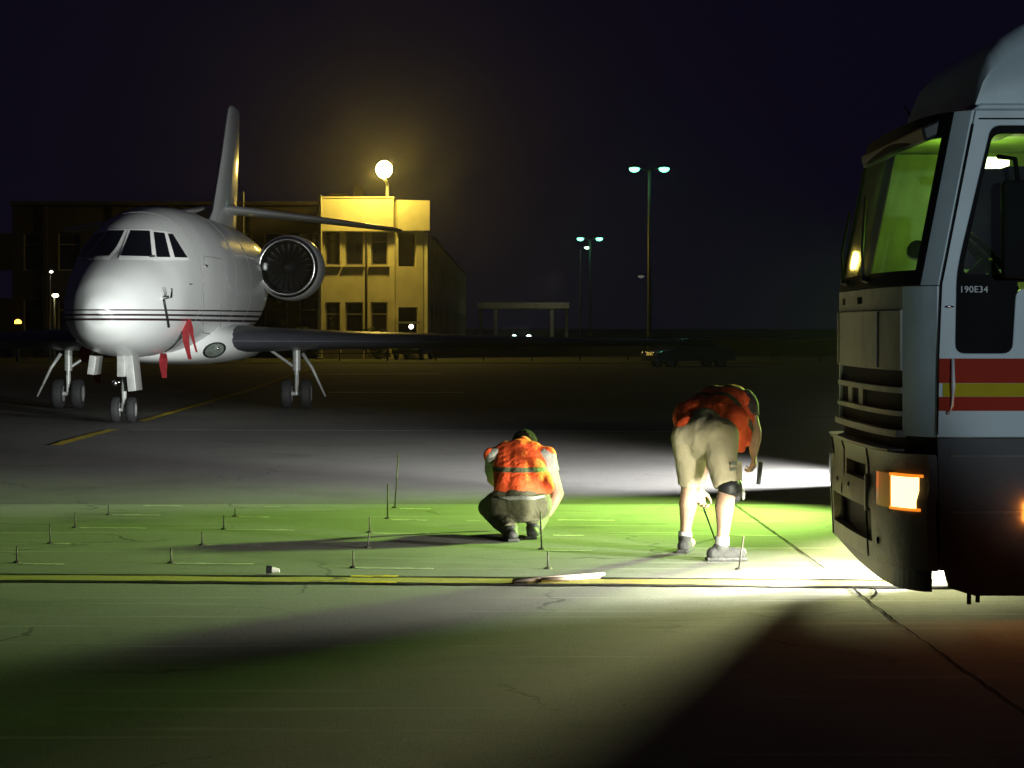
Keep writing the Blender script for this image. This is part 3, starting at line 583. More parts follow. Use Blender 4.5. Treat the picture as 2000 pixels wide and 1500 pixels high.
# radome joint, panel seams and door outline
def ring_seam(t, r=.006):
    z1, z0, wd = ft(t), fb(t), fw(t); zc = z0+(z1-z0)*.47; pts = []
    for k in range(57):
        a = 2*math.pi*k/56; ca, sa = math.cos(a), math.sin(a); pts.append((JX+wd*math.copysign(abs(ca)**.92, ca), JT+t, zc+(z1-zc if sa > 0 else zc-z0)*math.copysign(abs(sa)**.92, sa)))
    b = MB(); b.tube(pts, r, 5); return b
for t in (3.75, 7.4, 9.6): ring_seam(t).build('panel_seam', M['seam'], jet, smooth=True)
pts = []
for q0, q1 in (((398, 500), (434, 506)), ((434, 506), (430, 655)), ((430, 655), (396, 650)), ((396, 650), (398, 500))):
    for k in range(8):
        h = hit(q0[0]+(q1[0]-q0[0])*k/8, q0[1]+(q1[1]-q0[1])*k/8)
        if h: pts.append(h[0]+h[1]*.002)
b = MB(); b.tube(pts+pts[:1], .006, 5); b.build('door_seam', M['seam'], jet, smooth=True)
# red covers and streamers
def ribbon(pts, wd, name, label):
    c0 = Vector(pts[0]); b = MB(); q = Vector((.9, -.4, 0)).normalized(); rows = []
    for i, p in enumerate(pts):
        p = Vector(p); a_ = q*wd*(.8+.3*math.sin(i*1.3)); yy = Vector((.4, .9, 0))*.02*math.sin(i*2.1)
        rows.append([p+a_*.5+yy, p+a_*.5+yy+Vector((.0, .012, 0)), p-a_*.5+yy+Vector((.0, .012, 0)), p-a_*.5+yy])
    b.rings(rows); return tag(b.build(name, M['red'], None, c0, False), label, 'streamer', 'red warning streamers on the jet')
h = hit(366, 622); h0 = h[0]+h[1]*.03; D = h0.y
ribbon([h0, P(372, 640, D-.02), P(376, 655, D-.03), P(379, 670, D-.02), P(383, 688, D)], .07, 'warning_streamer', 'narrow dark red streamer hanging over the jet\'s lower cheek beside a wider one')
ribbon([h0+Vector((-.05, 0, -.03)), P(362, 645, D-.03), P(364, 665, D-.02), P(368, 690, D-.02), P(370, 702, D)], .13, 'warning_streamer', 'wider pale red streamer hanging from the cheat lines of the jet')
ribbon([P(319, 690, 38.0), P(318, 702, 38.0), P(320, 716, 38.0), P(321, 738, 38.0)], .15, 'warning_streamer', 'red streamer hanging under the fuselage right of the nose gear')
ribbon([P(168, 676, 38.2), P(164, 688, 38.2), P(168, 700, 38.2), P(166, 708, 38.2)], .22, 'warning_streamer', 'dark red streamer left of the jet\'s nose gear door')
ribbon([P(180, 712, 38.0), P(186, 722, 38.0), P(191, 736, 38.0), P(192, 748, 38.0)], .16, 'warning_streamer', 'lowest dark red streamer left of the nose gear wheel')

# ------------------------------------------------------------------ lorry cab
def rough_mat(): pass
M['cab'] = mat('pale blue grey cab paint', (.48, .57, .60), .4, var=.14, scale=3, coat=.2)
M['cabred'] = mat('red stripe', (.40, .030, .012), .6, var=.08, spec=.1)
M['cabyellow'] = mat('yellow stripe', (.50, .40, .012), .6, var=.08, spec=.1)
M['handle_glint'] = mat('handle reflection white', (.9, .9, .9), .25, var=0, coat=1)  # white stands in for the bright reflection on a chrome handle
M['cabdark'] = mat('dark plastic', (.012, .012, .018), .5, var=.25, scale=10)
M['bumper'] = mat('dark grey bumper', (.085, .08, .062), .5, var=.3, scale=7, bump=.2)
M['grille'] = mat('grey grille plastic', (.28, .27, .22), .5, var=.2, scale=6)
M['rubber'] = mat('black rubber', (.006, .006, .008), .7, var=.2, spec=.12)
M['inner'] = mat('cab lining', (.34, .36, .26), .8, var=.2, scale=5)
M['seat'] = mat('dark seat fabric', (.02, .02, .022), .9, var=.2)
M['amber_on'] = emat('lit indicator lens', (1, .62, .20), 4)
M['amber_edge'] = emat('glowing lens edge', (1, .26, .01), 1.0)
M['marker_on'] = emat('lit side marker', (1, .28, .03), 150)
M['amber'] = mat('amber lens', (.40, .17, .015), .2, var=.1, coat=.5, emit=(1, .35, .02), estr=.10)
M['dome'] = emat('cab dome lamp', (1, 1, .62), 5)
def glass_mat(dirt=.12):
    m = bpy.data.materials.new('green tinted glass'); m.use_nodes = True; n, l = nodes(m); n.remove(n['Principled BSDF'])
    tr = n.new('ShaderNodeBsdfTransparent'); tr.inputs[0].default_value = (.86, .96, .80, 1); gl = n.new('ShaderNodeBsdfGlossy'); gl.inputs['Roughness'].default_value = .05
    df = n.new('ShaderNodeBsdfDiffuse'); df.inputs[0].default_value = (.5, .55, .45, 1)
    tc = n.new('ShaderNodeTexCoord'); ns = n.new('ShaderNodeTexNoise'); ns.inputs['Scale'].default_value = 3; l.new(tc.outputs['Object'], ns.inputs['Vector'])
    mr = n.new('ShaderNodeMapRange'); mr.inputs[1].default_value = .35; mr.inputs[2].default_value = .75; mr.inputs[3].default_value = dirt*.15; mr.inputs[4].default_value = dirt; l.new(ns.outputs['Fac'], mr.inputs[0])
    mx = n.new('ShaderNodeMixShader'); l.new(mr.outputs[0], mx.inputs[0]); l.new(tr.outputs[0], mx.inputs[1]); l.new(df.outputs[0], mx.inputs[2])
    lw = n.new('ShaderNodeLayerWeight'); lw.inputs[0].default_value = .5; pw = n.new('ShaderNodeMath'); pw.operation = 'POWER'; pw.inputs[1].default_value = 5; l.new(lw.outputs['Facing'], pw.inputs[0])
    ml = n.new('ShaderNodeMath'); ml.operation = 'MULTIPLY_ADD'; ml.inputs[1].default_value = .35; ml.inputs[2].default_value = .03; l.new(pw.outputs[0], ml.inputs[0])
    m2 = n.new('ShaderNodeMixShader'); l.new(ml.outputs[0], m2.inputs[0]); l.new(mx.outputs[0], m2.inputs[1]); l.new(gl.outputs[0], m2.inputs[2])
    l.new(m2.outputs[0], n['Material Output'].inputs[0]); return m
M['glass'] = glass_mat(.16); M['doorglass'] = glass_mat(.02)
YN, YF = 11.85, 14.32
cab = thing('lorry', (3.4, 13.1, 0), 'pale lorry cab with red and yellow side stripe, lit orange indicator and green lit windscreen', 'lorry')
cy_ = [11.87, 11.95, 12.05, 12.2, 12.5, 13.1, 13.8, 14.15, 14.25, 14.30]; cx_ = [2.19, 2.115, 2.065, 2.03, 2.0, 1.985, 1.995, 2.01, 2.05, 2.14]
fx = curve(cy_, cx_)
def shell(us, vs, dx, keep, name, m, par=cab, th=.02, off=0, smooth=True):
    b = MB(); g = {}
    def vert(i, j):
        if (i, j) not in g: g[i, j] = b.bm.verts.new((fx(us[i])+dx(vs[j])+off, us[i], vs[j]))
        return g[i, j]
    for i in range(len(us)-1):
        for j in range(len(vs)-1):
            u, v = (us[i]+us[i+1])/2, (vs[j]+vs[j+1])/2
            if keep(u, v): b.bm.faces.new((vert(i, j), vert(i+1, j), vert(i+1, j+1), vert(i, j+1)))
    r = bmesh.ops.extrude_face_region(b.bm, geom=b.bm.faces[:]); bmesh.ops.translate(b.bm, verts=[v for v in r['geom'] if isinstance(v, bmesh.types.BMVert)], vec=(th, 0, 0))
    return b.build(name, m, par, smooth=smooth, angle=35)
allu = sorted(set([11.87, 11.9, 11.93, 11.96, 12.0, 12.05, 12.1, 12.15, 12.2, 12.3]+list(np.round(np.linspace(12.4, 14.1, 18), 3))+[14.15, 14.2, 14.25, 14.3]))
z_ = lambda v: 0
ws = lambda v: .195*(v-1.72)
rng = lambda a, c: (lambda u, v: a < u < c)
sub = lambda a, c: [u for u in allu if a-1e-6 <= u <= c+1e-6]
# side panel with door window
NS = lambda u, v: Vector((u, YN, v))
outer = [(2.185, .935), (2.19, 1.36), (2.205, 1.72), (2.385, 2.62), (4.7, 2.62), (4.7, .935)]
hole = rounded([(2.28, 1.368), (2.572, 1.368), (2.592, 1.70), (3.3, 1.74), (3.3, 2.54), (2.465, 2.54), (2.305, 1.868), (2.287, 1.76)], .05)
b = MB(); b.plate(outer, [hole], NS, (0, .035, 0)); side = b.build('side_panel', M['cab'], cab, bevel=.006)
b = MB(); b.plate(outer, [hole], lambda u, v: Vector((u, YF, v)), (0, -.035, 0)); b.build('side_panel', M['cab'], cab)
b = MB(); b.plate(rounded([(2.27, 1.355), (2.585, 1.355), (2.605, 1.71), (2.605, 1.75), (2.275, 1.75)], .04), [], lambda u, v: Vector((u, YN+.02, v)), (0, .02, 0)); b.build('quarter_panel', M['rubber'], cab)
b = MB(); b.plate(rounded([(2.27, 1.735), (3.33, 1.735), (3.33, 2.57), (2.445, 2.57), (2.29, 1.87)], .04), [rounded([(2.318, 1.775), (3.28, 1.775), (3.28, 2.50), (2.475, 2.50), (2.335, 1.87)], .05)], lambda u, v: Vector((u, YN+.012, v)), (0, .03, 0)); b.build('window_seal', M['rubber'], cab)
b = MB(); b.plate([(2.30, 1.75), (3.29, 1.75), (3.29, 2.51), (2.46, 2.51)], [], lambda u, v: Vector((u, YN+.026, v)), (0, .005, 0)); b.build('door_glass', M['doorglass'], cab)
for z0, z1, mm in ((1.072, 1.145, 'cabred'), (1.145, 1.215, 'cabyellow'), (1.215, 1.342, 'cabred')):
    x0 = 2.215 if mm == 'cabyellow' else 2.195
    b = MB(); b.box(((x0+4.7)/2, YN-.003, (z0+z1)/2), (4.7-x0, .006, z1-z0-.001)); b.build('side_stripe', M[mm], cab)
# door seams, handle
b = MB(); b.tube([NS(2.187, .95)+Vector((0, -.003, 0)), NS(2.193, 1.36)+Vector((0, -.003, 0)), NS(2.208, 1.72)+Vector((0, -.003, 0)), NS(2.24, 1.88)+Vector((0, -.003, 0)), NS(2.372, 2.55)+Vector((0, -.003, 0))], .005, 6); b.build('door_seam', M['rubber'], cab)
b = MB(); b.box(NS(3.5, 2.575)+Vector((0, -.002, 0)), (2.2, .008, .008)); b.build('roof_seam', M['rubber'], cab)
b = MB(); b.tube([NS(2.262, 1.34)+Vector((0, -.03, 0)), NS(2.262, 1.2)+Vector((0, -.038, 0)), NS(2.260, 1.10)+Vector((0, -.035, 0)), NS(2.252, 1.075)+Vector((0, -.012, 0))], [.008, .011, .008, .005], 8); b.build('grab_handle', M['handle_glint'], cab, smooth=True)
b = MB(); b.ball(NS(2.24, 1.063)+Vector((0, -.006, 0)), .011); b.build('door_button', M['chrome'], cab, smooth=True); b = MB(); b.ball(NS(2.248, 1.608)+Vector((0, -.006, 0)), .014, (1.8, .6, .5)); b.build('door_button', M['chrome'], cab, smooth=True)
# lettering on the quarter panel
fc = bpy.data.curves.new('t', 'FONT'); fc.body = '190E34'; fc.size = .047; fc.extrude = .0012; fc.space_character = 1.06; fo = bpy.data.objects.new('t', fc); COL.objects.link(fo)
fo.rotation_euler = (R(90), 0, 0); fo.location = (2.305, YN+.0185, 1.682); dg = bpy.context.evaluated_depsgraph_get(); dg.update(); fm = bpy.data.meshes.new_from_object(fo.evaluated_get(dg)); fm.transform(fo.matrix_world); bpy.data.objects.remove(fo)
link('lettering', fm, mat('pale lettering', (.75, .78, .78), .5, var=0), cab)
# front: corner panel, grille, windscreen
shell(sub(11.87, 12.1), [.935, 1.1, 1.4, 1.715], z_, rng(0, 99), 'corner_panel', M['cab'])
shell(sub(14.1, 14.3), [.935, 1.1, 1.4, 1.715], z_, rng(0, 99), 'corner_panel', M['cab'])
gu = sorted(set(sub(12.1, 14.1)+[13.05, 13.25, 13.93, 13.78]))
def upper_keep(u, v): return not (1.635 < v < 1.675 and (13.05 < u < 13.25 or 13.78 < u < 13.93))
gp = shell(gu, [1.275, 1.59, 1.598, 1.635, 1.675, 1.715], lambda v: -.012 if v < 1.595 else 0, upper_keep, 'grille', M['grille'])
shell(sub(12.1, 14.25), [.90, 1.3, 1.70], z_, rng(0, 99), 'grille_backing', M['rubber'], cab, .01, .022)
for z0, z1, of in ((1.155, 1.185, -.01), (1.035, 1.06, -.015), (.925, .96, -.03)): shell(sub(12.1, 14.1), [z0, (z0+z1)/2, z1], z_, rng(0, 99), 'slat', M['grille'], gp, .05, of)
for yy in (13.15, 13.6): 
    b = MB(); b.box((fx(yy)+.02, yy, 1.11), (.03, .16, .10)); b.build('slat', M['grille'], gp)
for uu, zz in ((12.5, 1.30), (13.98, 1.30)):
    shell([uu, uu+.03], [1.285, 1.59], z_, rng(0, 99), 'rib', M['grille'], gp, .02, -.025)
wsz = [1.72, 1.80, 2.0, 2.2, 2.4, 2.49, 2.56, 2.62]
def inw(u, v): return 12.0 < u < 14.12 and 1.80 < v < 2.49
wu = sorted(set(sub(11.87, 14.3)+[11.95, 12.0, 14.12]))
shell(wu, wsz, ws, lambda u, v: not inw(u, v) and u > 11.95, 'windscreen_frame', M['rubber'])
shell([11.87, 11.89, 11.92, 11.95], wsz, ws, rng(0, 99), 'pillar', M['cab'], off=.004)
shell(wu, wsz, ws, inw, 'windscreen', M['glass'], th=.004, off=.008)
b = MB(); b.prism([(2.16, 12.05, 2.47), (2.14, 12.05, 2.55), (2.30, 12.05, 2.62), (2.36, 12.05, 2.56)], (0, 2.1, 0)); b.build('sun_visor', M['cabdark'], cab, bevel=.015)
for yy, z1 in ((12.9, 2.25), (13.75, 2.2)):
    b = MB(); x0 = fx(yy); b.tube([(x0-.02, yy, 1.78), (x0-.01, yy+.1, 1.95), (x0+.05, yy+.38 if yy < 13.5 else yy+.2, z1)], .009, 6); b.cyl((x0-.03, yy, 1.78), (x0+.02, yy, 1.76), .02); b.build('wiper', M['cabdark'], cab, smooth=True)
# roof and air deflector
b = MB(); b.prism([(2.37, YN+.01, 2.62), (2.41, YN+.01, 2.655), (4.7, YN+.01, 2.655), (4.7, YN+.01, 2.62)], (0, YF-YN-.02, 0)); b.build('roof', M['cab'], cab, bevel=.01)
prof = [(2.40, 2.66), (2.41, 2.70), (2.44, 2.82), (2.49, 2.94), (2.57, 3.03), (2.68, 3.10), (2.9, 3.17), (3.4, 3.24), (4.4, 3.3), (4.4, 2.66)]
rs = []
for yy, sc in ((11.98, .72), (12.02, .90), (12.10, .98), (12.3, 1.0), (13.9, 1.0), (14.08, .98), (14.16, .90), (14.2, .72)):
    rs.append([(4.4-(4.4-x)*(.985+.015*sc), yy, 2.66+(z-2.66)*sc) for x, z in prof])
b = MB(); b.rings(rs); b.build('air_deflector', M['cab'], cab, smooth=True, angle=50)
b = MB(); b.cyl((2.52, 14.1, 2.65), (2.40, 14.1, 2.86), .008, .006, 6); b.build('antenna', M['darkmetal'], cab, smooth=True)
for yy in (12.35, 14.0):
    b = MB(); b.box((2.46, yy, 2.672), (.10, .05, .03), None, .01); b.build('marker_light', M['amber'], cab, smooth=True, angle=40)
# bumper
bu = sorted(set(sub(11.87, 14.3)+[12.72, 13.42, 12.5, 14.0, 13.95]))
bz = [.245, .34, .52, .60, .655, .745, .80, .845]
def bk(u, v):
    if 12.72 < u < 13.42 and .655 < v < .745: return False
    if 12.5 < u < 13.95 and .34 < v < .52: return False
    return True
def bdx(v): return (-.055 if v > .8 else -.04) if v > .6 else -.055+.05*max(0, (.5-v))
bo = shell(bu, bz, bdx, bk, 'bumper', M['bumper'], th=.05)
shell(sub(11.87, 14.3), [.25, .5, .94], z_, rng(0, 99), 'bumper_backing', M['rubber'], cab, .02, .03)
for uu, z0, z1 in ((12.62, .25, .84), (13.5, .53, .84), (14.02, .25, .84)):
    b = MB()
    for za, zb in zip(np.linspace(z0, z1, 7), np.linspace(z0, z1, 7)[1:]): b.cyl((fx(uu)+bdx(za)-.001, uu, za), (fx(uu)+bdx(zb)-.001, uu, zb), .006, None, 6)
    b.build('bumper_seam', M['rubber'], cab)
for uu, zz in ((12.35, .36), (13.2, .60), (13.7, .60)):
    b = MB(); b.lathe((fx(uu)+bdx(zz), uu, zz), (-1, 0, 0), [(0, .02), (.008, .018), (.012, 0)], 12); b.build('bolt', M['darkmetal'], cab, smooth=True)
b = MB(); b.box((fx(12.72)-.05, 12.60, .60), (.03, .05, .20), None, .01); b.build('tow_cover', M['grille'], cab, smooth=True, angle=40)
b = MB(); pts = [(fx(u)-.06, u, .848) for u in sub(12.15, 14.25)]; pts += [(fx(u)+.06, u, .848) for u in sub(12.15, 14.25)][::-1]; b.prism(pts, (0, 0, .012)); b.build('bumper_ledge', M['grille'], cab)
lu = sorted(set(sub(11.87, 14.15)+[12.1]))
b = MB()
for u0, u1 in zip(sub(11.9, 14.2), sub(11.9, 14.2)[1:]):
    zl = lambda u: .135+.10*max(0, (u-12.1)/2.1); x0, x1 = fx(u0)-.02, fx(u1)-.02
    b.prism([(x0, u0, zl(u0)), (x1, u1, zl(u1)), (x1, u1, .245), (x0, u0, .245)], (.03, 0, 0))
b.build('lower_lip', M['cabdark'], cab)
for u0, u1 in ((12.02, 12.32),):
    shell([12.10, 12.2, 12.32], [.555, .65, .735], z_, rng(0, 99), 'indicator', M['amber'], cab, .03, -.066)
iu = [11.915, 11.93, 11.96, 12.0, 12.05, 12.085]
ind = shell(iu, [.565, .60, .65, .70, .725], z_, rng(0, 99), 'indicator', M['amber_on'], cab, .03, -.066)
shell([11.895, 11.90, 11.95, 12.0, 12.05, 12.1], [.55, .565], z_, rng(0, 99), 'rim', M['amber_edge'], ind, .05, -.07); shell([11.895, 11.90, 11.95, 12.0, 12.05, 12.1], [.725, .74], z_, rng(0, 99), 'rim', M['amber_edge'], ind, .05, -.07)
shell([14.0, 14.1, 14.2], [.555, .65, .735], z_, rng(0, 99), 'headlight', mat('headlamp glass', (.25, .26, .25), .1, .2, var=.2), cab, .03, -.066)
# dark skirt on the side
b = MB(); b.plate([(2.205, .25), (2.19, .93), (4.7, .93), (4.7, .12), (2.38, .12), (2.25, .16), (2.225, .25)], [], lambda u, v: Vector((u, YN+.004, v)), (0, .04, 0)); b.build('side_skirt', M['cabdark'], cab)
b = MB(); b.box((2.7, YN-.002, .55), (.9, .012, .012)); b.box((2.7, YN-.002, .84), (.9, .012, .01)); b.build('step_edge', M['bumper'], cab)
b = MB(); b.cyl((2.38, 12.0, .06), (2.38, 12.0, .14), .012); b.cyl((2.425, 12.0, .07), (2.425, 12.0, .14), .012); b.build('hose_end', M['rubber'], cab)
b = MB(); b.plate([(2.2, .3), (2.2, .93), (4.7, .93), (4.7, .3)], [], lambda u, v: Vector((u, YF-.01, v)), (0, -.04, 0)); b.build('side_skirt', M['cabdark'], cab)
b = MB(); b.box((2.665, YN-.006, .55), (.05, .03, .10), None, .008); b.build('side_marker', M['marker_on'], cab)
# chassis, wheels
b = MB(); b.box((3.6, 13.08, .93), (2.3, 2.3, .06)); b.build('cab_floor', M['cabdark'], cab)
b = MB(); b.box((3.9, 13.08, .62), (2.6, .9, .3)); b.build('chassis', M['cabdark'], cab)
for yy in (12.15, 14.0):
    c = Vector((3.75, yy, .48)); b = MB(); b.lathe(c, (0, 1, 0), [(-.15, .26), (-.15, .42), (-.11, .475), (.11, .475), (.15, .42), (.15, .26)], 36); wo = b.build('wheel', M['tyre'], cab, smooth=True)
    b = MB(); b.lathe(c, (0, 1, 0), [(-.08, 0), (-.12, .12), (-.06, .2), (-.14, .27), (.14, .27), (.1, 0)], 28); b.build('rim', M['gearmetal'], wo, smooth=True, angle=40)
# cab inside
b = MB(); b.box((4.68, 13.08, 1.8), (.04, 2.4, 1.6)); b.build('back_wall', M['inner'], cab)
b = MB(); b.box((3.5, 13.08, 2.595), (2.2, 2.36, .03)); b.build('ceiling', M['inner'], cab)
b = MB(); b.plate([(2.23, .97), (2.23, 1.74), (2.34, 1.80), (3.3, 1.80), (3.3, .97)], [], lambda u, v: Vector((u, YF-.045, v)), (0, -.03, 0))
b.plate([(2.215, 1.80), (2.372, 2.57), (2.66, 2.57), (2.60, 1.80)], [], lambda u, v: Vector((u, YF-.05, v)), (0, -.03, 0)); b.build('door_lining', M['inner'], cab)
b = MB(); b.plate([(2.56, 1.80), (2.62, 2.58), (4.6, 2.58), (4.6, 1.0), (3.3, 1.0), (3.3, 1.8)], [rounded([(2.75, 1.86), (2.80, 2.5), (3.25, 2.5), (3.25, 1.86)], .05)], lambda u, v: Vector((u, YF-.045, v)), (0, -.02, 0)); b.build('wall_lining', M['inner'], cab)
b = MB(); b.lathe((2.50, 14.23, 1.985), (0, -1, 0), [(0, 0), (.01, .055), (.03, .055), (.03, .0)], 24); b.build('vent', M['rubber'], cab, smooth=True, angle=40)
b = MB(); b.prism([(2.12, 12.1, 1.50), (2.14, 12.1, 1.74), (2.30, 12.1, 1.79), (2.52, 12.1, 1.74), (2.55, 12.1, 1.5)], (0, 2.1, 0)); b.build('dashboard', M['cabdark'], cab, bevel=.02)
b = MB(); c = Vector((2.60, 12.55, 1.86)); q = Vector((-.75, 0, -.65)).to_track_quat('Z', 'Y'); b.tube([c+q @ Vector((.21*math.cos(a), .21*math.sin(a), 0)) for a in [2*math.pi*k/28 for k in range(29)]], .016, 8)
for a in (0, 2.1, 4.2): b.cyl(c, c+q @ Vector((.2*math.cos(a), .2*math.sin(a), 0)), .016)
b.cyl(c, c+Vector((-.2, 0, -.18)), .04); b.build('steering_wheel', M['rubber'], cab, smooth=True, angle=50)
for yy in (12.5, 13.7):
    b = MB(); b.box((3.05, yy, 1.45), (.5, .5, .15), None, .04); b.box((3.28, yy, 1.78), (.13, .48, .62), Matrix.Rotation(R(10), 3, 'Y').to_quaternion(), .05); b.box((3.36, yy, 2.18), (.10, .28, .2), None, .04); b.build('seat', M['seat'], cab, smooth=True, angle=40)
b = MB(); b.box((2.72, 13.0, 2.43), (.13, .22, .05), None, .008); b.build('dome_lamp', M['dome'], cab, smooth=True, angle=40)
b = MB(); b.box((2.62, 12.6, 2.55), (.16, .5, .02)); b.build('sun_blind', M['inner'], cab)
lamp('cab_glow_fill', 'POINT', (2.62, 13.25, 2.25), 12, (.58, 1, .10), radius=.05)  # added fill: stands in for floodlight glowing green through the cab glass
# door mirror
b = MB(); b.box((2.61, YN-.13, 2.0), (.24, .09, .50), None, .03); mo = b.build('door_mirror', M['rubber'], cab, smooth=True, angle=40)
b = MB(); b.tube([(2.50, YN, 2.38), (2.56, YN-.12, 2.36), (2.58, YN-.13, 2.2)], .013, 8); b.build('mirror_arm', M['rubber'], mo, smooth=True)
b = MB(); b.tube([(2.62, YN, 1.86), (2.64, YN-.12, 1.86), (2.64, YN-.13, 1.9)], .013, 8); b.build('mirror_arm', M['rubber'], mo, smooth=True)

# ------------------------------------------------------------------ building with the roof lamp
BY = 112.0; sB = F/BY
def BX(x): return (x-1000)/sB
def BZ(y): return CH-(y-HZ)/sB
bl = thing('terminal_building', (BX(700), BY, 0), 'two storey yellow lit building with dark windows and a lamp on its flat roof', 'building')
def window(par, x0, x1, z0, z1, yf, fw=.07):
    b = MB(); b.plate([(x0, z0), (x1, z0), (x1, z1), (x0, z1)], [[(x0+fw, z0+fw), (x1-fw, z0+fw), (x1-fw, z1-fw), (x0+fw, z1-fw)]], lambda u, v: Vector((u, yf, v)), (0, .08, 0)); b.box(((x0+x1)/2, yf+.04, z0+(z1-z0)*.7), (x1-x0-2*fw, .06, .05)); f = b.build('window', M['frame'], par)
    b = MB(); b.box(((x0+x1)/2, yf+.06, (z0+z1)/2), (x1-x0-2*fw+.01, .02, z1-z0-2*fw+.01)); b.build('pane', M['pane'], f)
WXS = [(635, 664), (674, 709), (724, 757)]
holes = []; wl = []
for (a, c) in WXS:
    for (zt, zb) in ((452, 518), (590, 668)):
        holes.append([(BX(a), BZ(zb)), (BX(c), BZ(zb)), (BX(c), BZ(zt)), (BX(a), BZ(zt))]); wl.append((BX(a), BX(c), BZ(zb), BZ(zt)))
b = MB(); b.plate([(BX(628), 0), (BX(771), 0), (BX(771), BZ(390)), (BX(628), BZ(390))], holes, lambda u, v: Vector((u, BY, v)), (0, .35, 0)); b.build('front_wall', M['facade'], bl)
for q in wl: window(bl, *q, BY+.16)
b = MB(); b.box((BX(699), BY-.22, (BZ(388)+BZ(450))/2), (BX(770)-BX(629), .40, BZ(388)-BZ(450)), None, .02); b.build('parapet', M['facade'], bl)
b = MB(); b.box((BX(699), BY-.24, BZ(387)+.02), (BX(771)-BX(627), .5, .06)); b.box((BX(699), BY-.2, BZ(450)-.03), (BX(770)-BX(629), .5, .05)); b.build('coping', M['facade'], bl)
for a_, c_ in WXS:
    for zb in (518, 668):
        b = MB(); b.box(((BX(a_)+BX(c_))/2, BY-.08, BZ(zb)-.04), (BX(c_)-BX(a_)+.16, .24, .07)); b.build('sill', M['facade'], bl)
b = MB(); b.cyl((BX(716), BY-.07, .2), (BX(716), BY-.07, 6.1), .05); b.build('drain_pipe', M['facade2'], bl, smooth=True)
for xx, ww, hh in ((BX(650), .9, .5), (BX(690), .5, .9)):
    b = MB(); b.box((xx, BY+4, 7.75+hh/2), (ww, .8, hh), None, .03); b.build('roof_vent', M['facade2'], bl)
b = MB(); b.box((BX(672), BY+.3, 5.55), (.62, .03, .75)); b.build('blind', M['frame'], bl)
# angled return wing on the right
ang = R(24); ox = BX(772.5); dirx, diry = math.cos(ang), math.sin(ang); LW = (BX(836)-BX(773))/dirx*.985
AW = lambda u, v: Vector((ox+u*dirx, BY+.1+u*diry-.05, v))
L2 = LW*.80
b = MB(); b.plate([(0, 0), (LW*.86, 0), (LW*.86, BZ(392)), (0, BZ(392))], [[(.15, BZ(520)), (LW*.64, BZ(520)), (LW*.64, BZ(455)), (.15, BZ(455))], [(.15, .2), (LW*.7, .2), (LW*.7, BZ(600)), (.15, BZ(600))]], AW, (-.35*diry, .35*dirx, 0)); b.build('return_wall', M['facade'], bl)
b = MB(); b.prism([AW(0, BZ(452))+Vector((.12, -.40, 0)), AW(LW, BZ(450))+Vector((.12, -.40, 0)), AW(LW, BZ(391))+Vector((.12, -.40, 0)), AW(0, BZ(391))+Vector((.12, -.40, 0))], (-.1, .36, 0)); b.build('parapet', M['facade'], bl, bevel=.02)
b = MB(); b.prism([AW(.15, BZ(520)), AW(LW*.64, BZ(520)), AW(LW*.64, BZ(455)), AW(.15, BZ(455))], (-.02, .02, 0)); o = b.build('window', M['pane'], bl); o.location += Vector((-.08, .2, 0))
b = MB(); b.prism([AW(.15, .2), AW(LW*.7, .2), AW(LW*.7, BZ(600)), AW(.15, BZ(600))], (-.02, .02, 0)); o = b.build('window', M['pane'], bl); o.location += Vector((-.08, .2, 0))
b = MB(); b.box((BX(700), BY+5, BZ(392)+.02), (BX(771)-BX(628), 10, .12)); b.build('roof', M['facade2'], bl)
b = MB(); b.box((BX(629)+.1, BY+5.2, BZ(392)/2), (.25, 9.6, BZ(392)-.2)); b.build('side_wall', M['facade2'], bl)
# long side wall running away from the camera
hs = []; Xw = BX(834)
for k in range(12):
    y0 = BY+5+k*7.2
    for z0, z1 in ((1.0, 2.6), (4.0, 5.4)): hs.append([(y0, z0), (y0+3.6, z0), (y0+3.6, z1), (y0, z1)])
b = MB(); b.plate([(BY+.7, 0), (BY+95, 0), (BY+95, 6.15), (BY+.7, 6.15)], hs, lambda u, v: Vector((Xw, u, v)), (-.3, 0, 0)); b.build('side_wall', M['sidewall'], bl)
for h_ in hs:
    b = MB(); b.prism([(Xw-.15, u, v) for u, v in h_], (-.03, 0, 0)); b.build('window', M['pane'], bl)
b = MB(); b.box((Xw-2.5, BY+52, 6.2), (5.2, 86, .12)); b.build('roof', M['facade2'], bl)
b = MB(); b.box((BX(800), BY-.9, BZ(630)), (BX(822)-BX(783), 1.8, .10)); b.build('door_canopy', M['steelpale'], bl)
# roof lamp
lp = Vector((BX(757), BY-.3, BZ(386))); t = thing('roof_lamp', lp, 'glowing yellow globe lamp on a short post above the yellow building', 'lamp')
lc = Vector((BX(755), BY-2.2, CH-(331-HZ)*(BY-2.2)/F))
b = MB(); b.cyl(lp, (lp.x, lp.y, lc.z-.55), .10, .08); b.tube([(lp.x, lp.y, lc.z-.6), (lp.x, lp.y-.9, lc.z-.5), (lc.x, lc.y, lc.z-.45)], .06); b.build('post', M['polepaint'], t, smooth=True, angle=40)
b = MB(); b.ball(lc, .38, (1, 1, 1.05), 28, 18); b.build('globe', M['sodium'], t, smooth=True)
b = MB(); b.cyl(lc+Vector((0, 0, .38)), lc+Vector((0, 0, .48)), .22, .10); b.build('cap', M['darkmetal'], t, smooth=True, angle=40)
